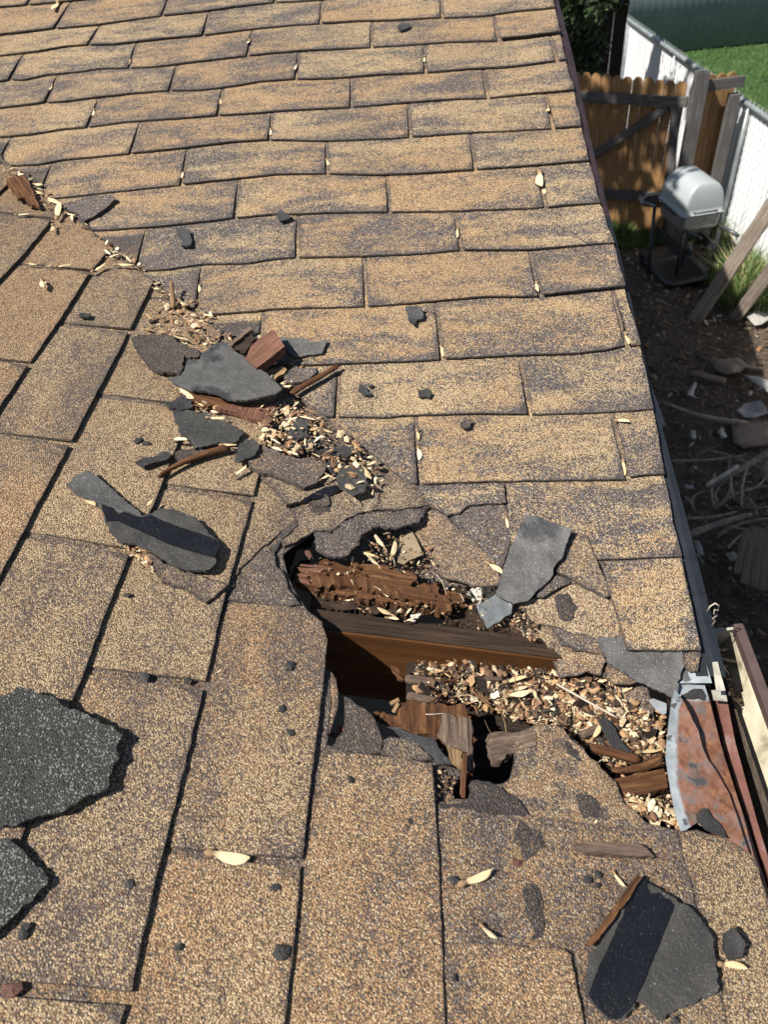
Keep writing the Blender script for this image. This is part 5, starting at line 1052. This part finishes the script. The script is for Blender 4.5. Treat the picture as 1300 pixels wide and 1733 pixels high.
# tall posts behind the gate and dark shrub
for q, lb in [((992, 60), 'tall rough grey post behind the left end of the gate'), ((1018, 60), 'second tall dark post behind the gate, next to the slatted fence')]:
    c = at_y(q, 9.4); o = prism('tall_post', (c[0], 9.35, GZ - .1), (c[0], 9.35, -.2), .12 if q[0] < 1000 else .09, .10, 'fence_grey' if q[0] < 1000 else 'dark_wood', None, up=(0, -1, 0), seg=8); tag(o, lb, 'post')
cw = at_y((1003, 60), 9.7); dk = empty('dark_board_fence', (cw[0], 9.7, GZ)); tag(dk, 'dark weathered board fence behind the two tall posts', 'fence')
for i in range(-12, 3): part_of(prism('board', (cw[0] + i * .15, 9.7, GZ), (cw[0] + i * .15, 9.7, -.7 + .02 * (i % 2)), .144, .02, 'dark_wood', None, up=(0, -1, 0), seg=4, rough=.002), dk)
# leaning timbers
def lean(qa, qb, zb, w_, label, za=GZ - .03):
    a, b = at_z(qa, za), at_z(qb, zb); o = prism('leaning_post', a, b, w_, .09, 'post', None, up=(-.2, -.6, .7), seg=20, rough=.003); return tag(o, label, 'post', 'timbers leaning on the fence')
lean((1172, 548), (1318, 330), -1.75, .115, 'thick weathered post leaning right of the barbecue')
lean((1240, 545), (1345, 400), -2.0, .10, 'second leaning post, at the right edge behind the first')

# ---------------------------------------------------------------- barbecue
bz = GZ + .70
La, Ma, Na = at_z((1118, 336), bz), at_z((1157, 369), bz), at_z((1223, 356), bz)
ctr = (La + Na) / 2; ex_ = (Ma - La); lenL = float(np.linalg.norm(ex_)); exv = ex_ / lenL; eyv = Na - Ma; eyv = eyv - exv * (eyv @ exv); lenW = float(np.linalg.norm(eyv)); eyv /= lenW
lenL = max(lenL, .5)
bbq = empty('barbecue', (ctr[0], ctr[1], GZ)); tag(bbq, 'old grey barbecue with domed lid on a dark tubular cart', 'barbecue')
MB = Matrix((Vector(exv), Vector(eyv), Vector((0, 0, 1)))).transposed().to_4x4(); MB.translation = Vector((ctr[0], ctr[1], GZ))
def bb(name, v, f, mat, smooth=True): o = mesh_obj(name, v, f, mat, None, smooth, MB); return part_of(o, bbq)
def loft(rings):
    n = len(rings[0]); v = [p for r in rings for p in r]; f = []
    for i in range(len(rings) - 1):
        for j in range(n): a = i * n + j; b = i * n + (j + 1) % n; f.append((a, b, b + n, a + n))
    f.append(tuple(range(n))[::-1]); f.append(tuple(range(len(v) - n, len(v)))); return v, f
def rrect(lx_, ly_, z, r, n=5, ox=0., oy=0.):
    p = []
    for cx_, cy_, a0 in ((1, 1, 0), (-1, 1, 90), (-1, -1, 180), (1, -1, 270)):
        for k in range(n + 1): a = math.radians(a0 + 90 * k / n); p.append((ox + cx_ * (lx_ - r) + r * math.cos(a), oy + cy_ * (ly_ - r) + r * math.sin(a), z))
    return p
hl, hw = lenL / 2, lenW / 2
LH = .27
rings = [rrect(hl + .012, hw + .012, .70, .03), rrect(hl + .012, hw + .012, .712, .03)]
for t in np.linspace(0, 1, 12):
    a = t * math.pi / 2; rings.append(rrect(max(.02, hl * (1 - .20 * t ** 2)), max(.012, hw * (max(0, math.cos(a)) ** .7)), .712 + LH * math.sin(a) ** .9, max(.008, min(.035, hw * max(0, math.cos(a)) ** .7 * .9))))
v, f = loft(rings); bb('lid', v, f, 'lid')
v, f = loft([rrect(hl * .72, hw * .7, .50, .03), rrect(hl * .95, hw * .9, .57, .03), rrect(hl * .98, hw * .96, .685, .03)]); bb('firebox', v, f, 'gbox', False)
v, f = loft([rrect(hl * .99, hw * .97, .686, .03), rrect(hl * .99, hw * .97, .698, .03)]); bb('lid_gap_rim', v, f, 'gdark', False)
def tube(pts, r, mat, name):
    v, f = tubemesh(pts, r); return part_of(mesh_obj(name, v, f, mat, None, True, MB), bbq)
MBi = MB.inverted()
def lp(q, z): return tuple(MBi @ Vector(at_z(q, z)))
legs = [((1109, 350), (1098, 460)), ((1157, 393), (1145, 468)), ((1219, 386), (1202, 464))]
for t_, b_ in legs: tube([lp(b_, GZ + .03), lp(t_, GZ + .60)], .017, 'gtube', 'leg')
a_ = Vector(lp(legs[0][0], GZ + .6)) + Vector(lp(legs[2][0], GZ + .6)) - Vector(lp(legs[1][0], GZ + .6)); c_ = Vector(lp(legs[0][1], GZ + .03)) + Vector(lp(legs[2][1], GZ + .03)) - Vector(lp(legs[1][1], GZ + .03)); tube([c_, a_], .017, 'gtube', 'leg')
for q0, q1 in [((1157, 393), (1187, 404)), ((1219, 386), (1250, 399))]: tube([lp(q0, GZ + .60), lp((q0[0] + 4, q0[1] - 3), GZ + .62), lp(q1, GZ + .62)], .017, 'gtube', 'side_handle')
tube([lp((1117, 327), bz), lp((1094, 332), bz), lp((1086, 338), bz), lp((1087, 344), bz)], .014, 'gbox', 'side_handle')
tube([lp((1087, 340), bz - .02), lp((1110, 349), bz - .02)], .012, 'gbox', 'side_handle')
o = bb('side_shelf', [lp((1090, 338), bz - .03), lp((1113, 330), bz - .03), lp((1117, 344), bz - .03), lp((1104, 347), bz - .03)], [(0, 1, 2, 3)], 'gdark', False)
m = o.modifiers.new('s', 'SOLIDIFY'); m.thickness = .02
for sy in (-1, 1):
    v, f = loft([rrect(hl + .02, .012, .33, .005, 2, 0, sy * hw * .82), rrect(hl + .02, .012, .42, .005, 2, 0, sy * hw * .82)]); bb('side_brace', v, f, 'gdark', False)
v, f = loft([rrect(hl + .06, hw + .05, .05, .08), rrect(hl + .07, hw + .06, .075, .08), rrect(hl * .9, hw * .85, .075, .06), rrect(hl * .86, hw * .8, .06, .06)]); bb('bottom_tray', v, f, 'gdark')
for sy in (-1, 1):
    r_ = .085; v = []; n = 20
    for k, (yy, rr) in enumerate([(-.02, .3), (-.02, .95), (-.012, 1), (.012, 1), (.02, .95), (.02, .3)]):
        for j in range(n): a = 2 * math.pi * j / n; v.append((-hl - .03 + r_ * rr * math.cos(a), sy * (hw + .03) + yy, r_ + r_ * rr * math.sin(a)))
    f = [(k * n + j, k * n + (j + 1) % n, (k + 1) * n + (j + 1) % n, (k + 1) * n + j) for k in range(5) for j in range(n)] + [tuple(range(n)), tuple(range(5 * n, 6 * n))]
    bb('wheel', v, f, 'gdark')
tube([(hl + .016, -hw * .55, .735), (hl + .05, -hw * .5, .745), (hl + .05, hw * .5, .745), (hl + .016, hw * .55, .735)], .008, 'gdark', 'lid_handle')
tube([(-.12, -hw - .02, .68), (-.12, -hw - .035, .70), (.12, -hw - .035, .70), (.12, -hw - .02, .68)], .009, 'gdark', 'front_handle')
for sy in (-1, 1): tube([(0, sy * hw * .3, .50), (0, sy * hw * .3, .44)], .02, 'gbox', 'burner_tube')
# ---------------------------------------------------------------- things on the ground
def flatthing(name, px, mat, label, cat, z=GZ + .05, th=.006, rough=.02, grp=None, tiltv=(0, 0)):
    P = np.array([at_z(q, z)[:2] for q in px]); c = P.mean(0); out = []
    for i in range(len(P)):
        a, b = P[i], P[(i + 1) % len(P)]; m_ = max(1, int(np.hypot(*(b - a)) / .05))
        for j in range(m_): q = a + (b - a) * j / m_; out.append(q + .008 * np.array([noise.noise(Vector((q[0] * 20, q[1] * 20, 1))), noise.noise(Vector((q[0] * 20, q[1] * 20, 8)))]))
    out = np.array(out); lo, hi = out.min(0), out.max(0); gx, gy = np.meshgrid(np.arange(lo[0], hi[0], .05), np.arange(lo[1], hi[1], .05)); G = np.stack([gx.ravel(), gy.ravel()], 1); G = G[inpoly(G, out)] if len(G) else G
    if len(G): G = G[edist(G, out) > .02]
    V = np.vstack([out, G]) if len(G) else out; r = delaunay_2d_cdt([Vector(v) for v in V], [], [list(range(len(out)))], 1, 1e-6); V2 = np.array([tuple(v) for v in r[0]])
    zz = [rough * (noise.noise(Vector((v[0] * 9, v[1] * 9, 2))) + .6 * noise.noise(Vector((v[0] * 25, v[1] * 25, 2)))) + (v - c) @ np.array(tiltv) for v in V2]
    vv = [(v[0] - c[0], v[1] - c[1], h) for v, h in zip(V2, zz)]; o = mesh_obj(name, vv, [tuple(f) for f in r[2]], mat, None, True, Matrix.Translation((c[0], c[1], z)))
    m = o.modifiers.new('s', 'SOLIDIFY'); m.thickness = th; return tag(o, label, cat, grp)
E3 = lambda p: Z(1100, 600, 4.332, p)
flatthing('crumpled_sheet', E3([(465, 40), (540, 5), (650, 30), (760, 40), (830, 90), (800, 110), (700, 90), (620, 150), (500, 125)]), 'card', 'crumpled brown sheet lying on the ground beyond the roof edge', 'sheet', GZ + .08, rough=.06)
flatthing('cardboard', E3([(700, 150), (800, 165), (900, 190), (900, 290), (820, 240)]), 'paper', 'pale flat cardboard corner at the right edge of the picture', 'cardboard', GZ + .12, rough=.02)
flatthing('crumpled_paper', E3([(640, 410), (700, 360), (760, 345), (850, 390), (860, 440), (760, 470), (690, 460)]), 'paper', 'crumpled pale paper on the dark ground between planks and sheet', 'paper', GZ + .08, rough=.06)
flatthing('plastic_bag', Z(1040, 250, 5, [(1130, 1420), (1200, 1330), (1320, 1340), (1320, 1460), (1200, 1470)]), 'paper', 'pale blue-white plastic bag on the ground by the second leaning post', 'bag', GZ + .08, rough=.09)
flatthing('flat_board', E3([(600, 500), (760, 480), (900, 500), (900, 640), (700, 680), (620, 640)]), 'card', 'flat brown panel half buried below the crumpled paper', 'board', GZ + .06, rough=.015, th=.02)
flatthing('paper_scrap', E3([(270, 295), (330, 200), (350, 210), (320, 290), (350, 320)]), 'paper', 'bent pale scrap left of the curved pole', 'scrap', GZ + .07, rough=.02, grp='pale scraps on the ground')
flatthing('paper_scrap', E3([(255, 955), (320, 965), (330, 985), (270, 985)]), 'paper', 'small white scrap near the broken twigs', 'scrap', GZ + .2, grp='pale scraps on the ground')
flatthing('paper_scrap', E3([(330, 1370), (360, 1360), (400, 1460), (370, 1470), (340, 1420)]), 'paper', 'pale blue-white strip close to the roof edge', 'scrap', GZ + .2, grp='pale scraps on the ground')
flatthing('paper_scrap', E3([(500, 560), (540, 520), (570, 600), (530, 620)]), 'paper', 'pale scrap below the curved pole', 'scrap', GZ + .09, grp='pale scraps on the ground')
flatthing('paper_scrap', E3([(300, 560), (340, 550), (345, 610), (305, 620)]), 'paper', 'small grey-green scrap nearest the house', 'scrap', GZ + .07, grp='pale scraps on the ground')
flatthing('paper_scrap', E3([(560, 1450), (620, 1440), (660, 1500), (600, 1520)]), 'paper', 'dim pale scrap left of the stacked planks', 'scrap', GZ + .2, grp='pale scraps on the ground')
# planks at the right edge
for i, (a, b) in enumerate([((735, 1290), (670, 1610)), ((790, 1290), (725, 1660)), ((845, 1290), (800, 1700)), ((900, 1290), (860, 1700))]):
    pa, pb_ = at_z(E3([a])[0], GZ + .42), at_z(E3([b])[0], GZ + .30); o = prism('plank', pa, pb_, .075, .02, 'board_old', None, up=(0, 0, 1), seg=6, rough=.002, ends=.05)
    tag(o, ['leftmost plank of the four lying side by side at the right edge', 'second plank from the left of the four at the right edge', 'third plank from the left of the four at the right edge', 'rightmost plank of the four, partly outside the picture'][i], 'plank', 'old planks at the right edge')
o = flatthing('flat_board', E3([(830, 790), (880, 770), (900, 950), (810, 890)]), 'board_old', 'short brown board end above the stacked planks', 'board', GZ + .3, th=.02)
def gstick(a, b, r0_, r1_, mat, label, za=.1, zb=.1, bend=0., nm='branch', grp='bare branches piled below the roof edge'):
    return rod(at_z(E3([a])[0], GZ + za), at_z(E3([b])[0], GZ + zb), (0, 0, 1), r0_, r1_, mat, label, bend, nm, grp, 12, 1, .2, 'branch')
gstick((100, 345), (720, 500), .012, .022, 'twig', 'long curved grey pole lying on the ground', .1, .1, -.06)
gstick((300, 140), (560, 200), .03, .03, 'board_old', 'flat grey lath above the curved pole', .05, .06)
gstick((415, 965), (655, 815), .014, .016, 'twig_lt', 'thick broken branch with peeled white bark', .3, .35)
gstick((430, 985), (900, 700), .016, .022, 'twig', 'long brown branch just under the peeled one', .25, .4)
GL_ = 'thin bare branch in the brush pile below the roof edge'
for a, b, r_ in [((290, 1320), (750, 1170), .012), ((270, 1200), (640, 1150), .007), ((560, 1260), (900, 1290), .005), ((480, 870), (480, 1130), .005), ((560, 1060), (590, 860), .004), ((600, 860), (620, 1060), .006), ((720, 830), (680, 1120), .006), ((680, 1120), (900, 1110), .005), ((440, 990), (480, 1100), .006), ((500, 1090), (560, 940), .005), ((330, 1140), (420, 1000), .005), ((580, 1420), (760, 1280), .005), ((150, 780), (700, 740), .007), ((350, 740), (520, 660), .005), ((260, 1040), (330, 1150), .004), ((600, 740), (590, 900), .004), ((480, 1130), (900, 960), .006), ((380, 1190), (420, 1230), .005), ((700, 1000), (850, 900), .005), ((310, 1440), (400, 1540), .004), ((620, 1000), (780, 1180), .005), ((500, 1330), (880, 1200), .007), ((420, 700), (900, 880), .005)]:
    gstick(a, b, r_ * 1.9, r_ * 1.2, 'twig', GL_, random.uniform(.15, .35), random.uniform(.15, .4), random.uniform(-.05, .05))
CW = [.15, .25, .05, .25, .25, .05]
COLG = [(.26, .20, .135), (.17, .115, .07), (.4, .36, .29), (.09, .062, .04), (.04, .03, .024), (.21, .11, .05)]
zf = lambda x, y: GZ + .045 * gnoise(x, y) + .005
boxlitter('leaf_litter', 'dry leaves and chips covering the soil of the yard', (.2, -.5, GZ), (3.0, 8.0, GZ), 26000, (.012, .07), COLG, 9, .45, None, zf)
def grass(name, label, areas, n, hgt, cols, sd=3):
    r = np.random.default_rng(sd); V, Fc, Cc = [], [], []
    tot = sum(a[-1] for a in areas)
    for (cx_, cy_, rx, ry_, wt) in areas:
        far = rx > 2
        for _ in range(int(n * wt / tot)):
            a = r.uniform(0, 6.28); q = math.sqrt(r.random()); x, y = cx_ + rx * q * math.cos(a), cy_ + ry_ * q * math.sin(a); h_ = hgt * r.uniform(.4, 1.2) * (1.1 - (0 if far else .6) * q); b = len(V); yaw = r.uniform(0, 6.28); wd = .004 * r.uniform(.7, 1.6)
            lx_, ly_ = r.normal(0, .45, 2) * h_; dx, dy = wd * math.cos(yaw), wd * math.sin(yaw); z = GZ + .08 if far else (zf(x, y) if x < 3.1 and y < 8.2 else GZ)
            V += [(x - dx, y - dy, z), (x + dx, y + dy, z), (x + lx_ * .35 + dx * .8, y + ly_ * .35 + dy * .8, z + h_ * .6), (x + lx_ * .35 - dx * .8, y + ly_ * .35 - dy * .8, z + h_ * .6), (x + lx_, y + ly_, z + h_)]
            Fc += [(b, b + 1, b + 2, b + 3), (b + 3, b + 2, b + 4)]; c = np.array(cols[r.integers(len(cols))]) * r.uniform(.7, 1.3); Cc += [(*c, 1)] * 5
    o = mesh_obj(name, V, Fc, 'grass', None, False, None, {'col': Cc}); return tag(o, label, None, None, 'stuff')
GC = [(.06, .13, .02), (.09, .17, .03), (.045, .10, .02), (.16, .19, .06)]
q = at_z((1060, 400), GZ); q2 = at_z((1245, 400), GZ); q3 = at_z((1250, 500), GZ); q4 = at_z((1285, 470), GZ)
grass('grass_patch', 'grass growing along the foot of the gate', [(q[0], q[1], .55, .30, 1.3), (q[0] + .45, q[1] - .05, .4, .25, .6)], 9000, .13, GC, 3)
grass('tall_weeds', 'tall green and straw weeds at the foot of the slatted fence', [(q2[0], q2[1], .30, .5, 1.), (q3[0], q3[1], .22, .5, .8), (q4[0], q4[1], .15, .8, .5)], 7000, .42, GC + [(.35, .30, .16)], 5)
q = at_z((1250, 110), GZ)
grass('lawn_grass', 'short grass of the neighbouring lawn', [(q[0] + .6, q[1], 7., 6., 1.)], 90000, .05, [tuple(x * .85 for x in c) for c in GC[:3]], 6)
qd = at_z((1276, 144), GZ + .06); v = [(0, 0, .01)] + [(.035 * math.cos(a) * (1 if k % 2 else .6), .035 * math.sin(a) * (1 if k % 2 else .6), 0) for k, a in enumerate(np.linspace(0, 2 * math.pi, 20, endpoint=False))]
o = mesh_obj('dandelion_flower', v, [(0, 1 + k, 1 + (k + 1) % 20) for k in range(20)], 'yellow', None, False, Matrix.Translation((qd[0], qd[1], GZ + .06))); tag(o, 'single yellow dandelion on the neighbouring lawn', 'flower')
# trees: one behind the gate, one beside the house whose crown dapples the gate and fence
def tree(x, y, zt, R_, hz, label, nleaf, sd, ls=.05):
    r = np.random.default_rng(sd); t = empty('leafy_tree', (x, y, GZ)); tag(t, label, 'tree')
    part_of(rod((x, y, GZ - .1), (x, y, zt), (0, 1, 0), .14, .05, 'bark', None, name='trunk', n=12, wig=.3), t)
    limbs = []
    for k in range(9):
        a = k * 2.4; z0 = GZ + (zt - GZ) * (.45 + .06 * k); e = (x + R_ * .8 * math.cos(a), y + R_ * .8 * math.sin(a), min(zt + hz * .5, z0 + .9 + .15 * k)); part_of(rod((x, y, z0), e, (0, 1, 0), .045, .012, 'bark', None, name='limb', n=8, wig=.4, bend=.1), t); limbs.append(e)
    V, Fc = [], []; cl = [(np.array(limbs[r.integers(len(limbs))]) * .6 + .4 * np.array([x, y, zt]) + r.normal(0, 1, 3) * [R_ * .42, R_ * .42, hz * .35]) for _ in range(70)]
    for i in range(nleaf):
        c = cl[r.integers(len(cl))] + r.normal(0, .17, 3) * R_ * .7; u = r.normal(0, 1, 3); u /= np.linalg.norm(u); w_ = np.cross(u, r.normal(0, 1, 3)); w_ /= np.linalg.norm(w_); s = ls * r.uniform(.6, 1.4); b = len(V)
        V += [c - u * s, c + w_ * s * .55, c + u * s, c - w_ * s * .55]; Fc.append((b, b + 1, b + 2, b + 3))
    part_of(tag(mesh_obj('crown', V, Fc, 'leaf', None, False), None, None, None, 'stuff'), t)
c = at_y((958, 20), 9.2); tree(c[0] - .15, 9.2, -1.2, .55, .8, 'dark leafy tree behind the gate at the end of the roof edge', 9000, 2, .04)
TS = np.array([1.1, 7.75, -2.0]) + np.array(SUN) / SUN.z * 5.2
tree(TS[0], TS[1], TS[2] - .2, 1.2, .9, 'leafy tree growing beyond the back of the house', 2000, 8, .10)
# everything that is parented keeps its world place
bpy.context.view_layer.update()

def px_of(P):
    q = RM.T @ (np.array(P) - CAM); return (CX - F * q[0] / q[2], CY + F * q[1] / q[2])
ORD = ['leftmost', 'second', 'third', 'fourth', 'fifth', 'sixth', 'seventh', 'eighth', 'ninth', 'tenth', 'eleventh', 'twelfth', 'thirteenth', 'fourteenth', 'fifteenth', 'sixteenth', 'seventeenth', 'eighteenth', 'nineteenth', 'twentieth']
def number(grp, text, only=None):
    L = [o for o in COL.objects if o.get('group') == grp and (only is None or only in o.get('label', ''))]; L.sort(key=lambda o: px_of(wm(o).translation)[0]); n = len(L)
    for i, o in enumerate(L):
        if i < (n + 1) // 2: o['label'] = text % (ORD[i] if i == 0 else ORD[i] + ' from the left')
        else: j = n - 1 - i; o['label'] = text % ('rightmost' if j == 0 else ORD[j] + ' from the right')
number('asphalt crumbs on the lower slope', 'small black asphalt crumb, %s of those on the lower slope')
number('seeds in the upper valley', 'pale maple seed, %s of those in the upper valley')
number('seeds in the debris heap', 'pale maple seed, %s of those in the debris heap')
number('seeds around the hole', 'pale maple seed around the hole, %s of them')
number('seeds in the litter bed', 'pale maple seed in the orange litter, %s of them')
number('seeds wedged in shingle gaps', 'pale seed wedged in an upper shingle gap, %s of them')
number('bare branches piled below the roof edge', 'thin bare branch in the brush pile, %s of them', 'thin bare branch in the brush')

number('bark flakes in the litter bed', 'dark bark or wood flake in the orange litter, %s of them')
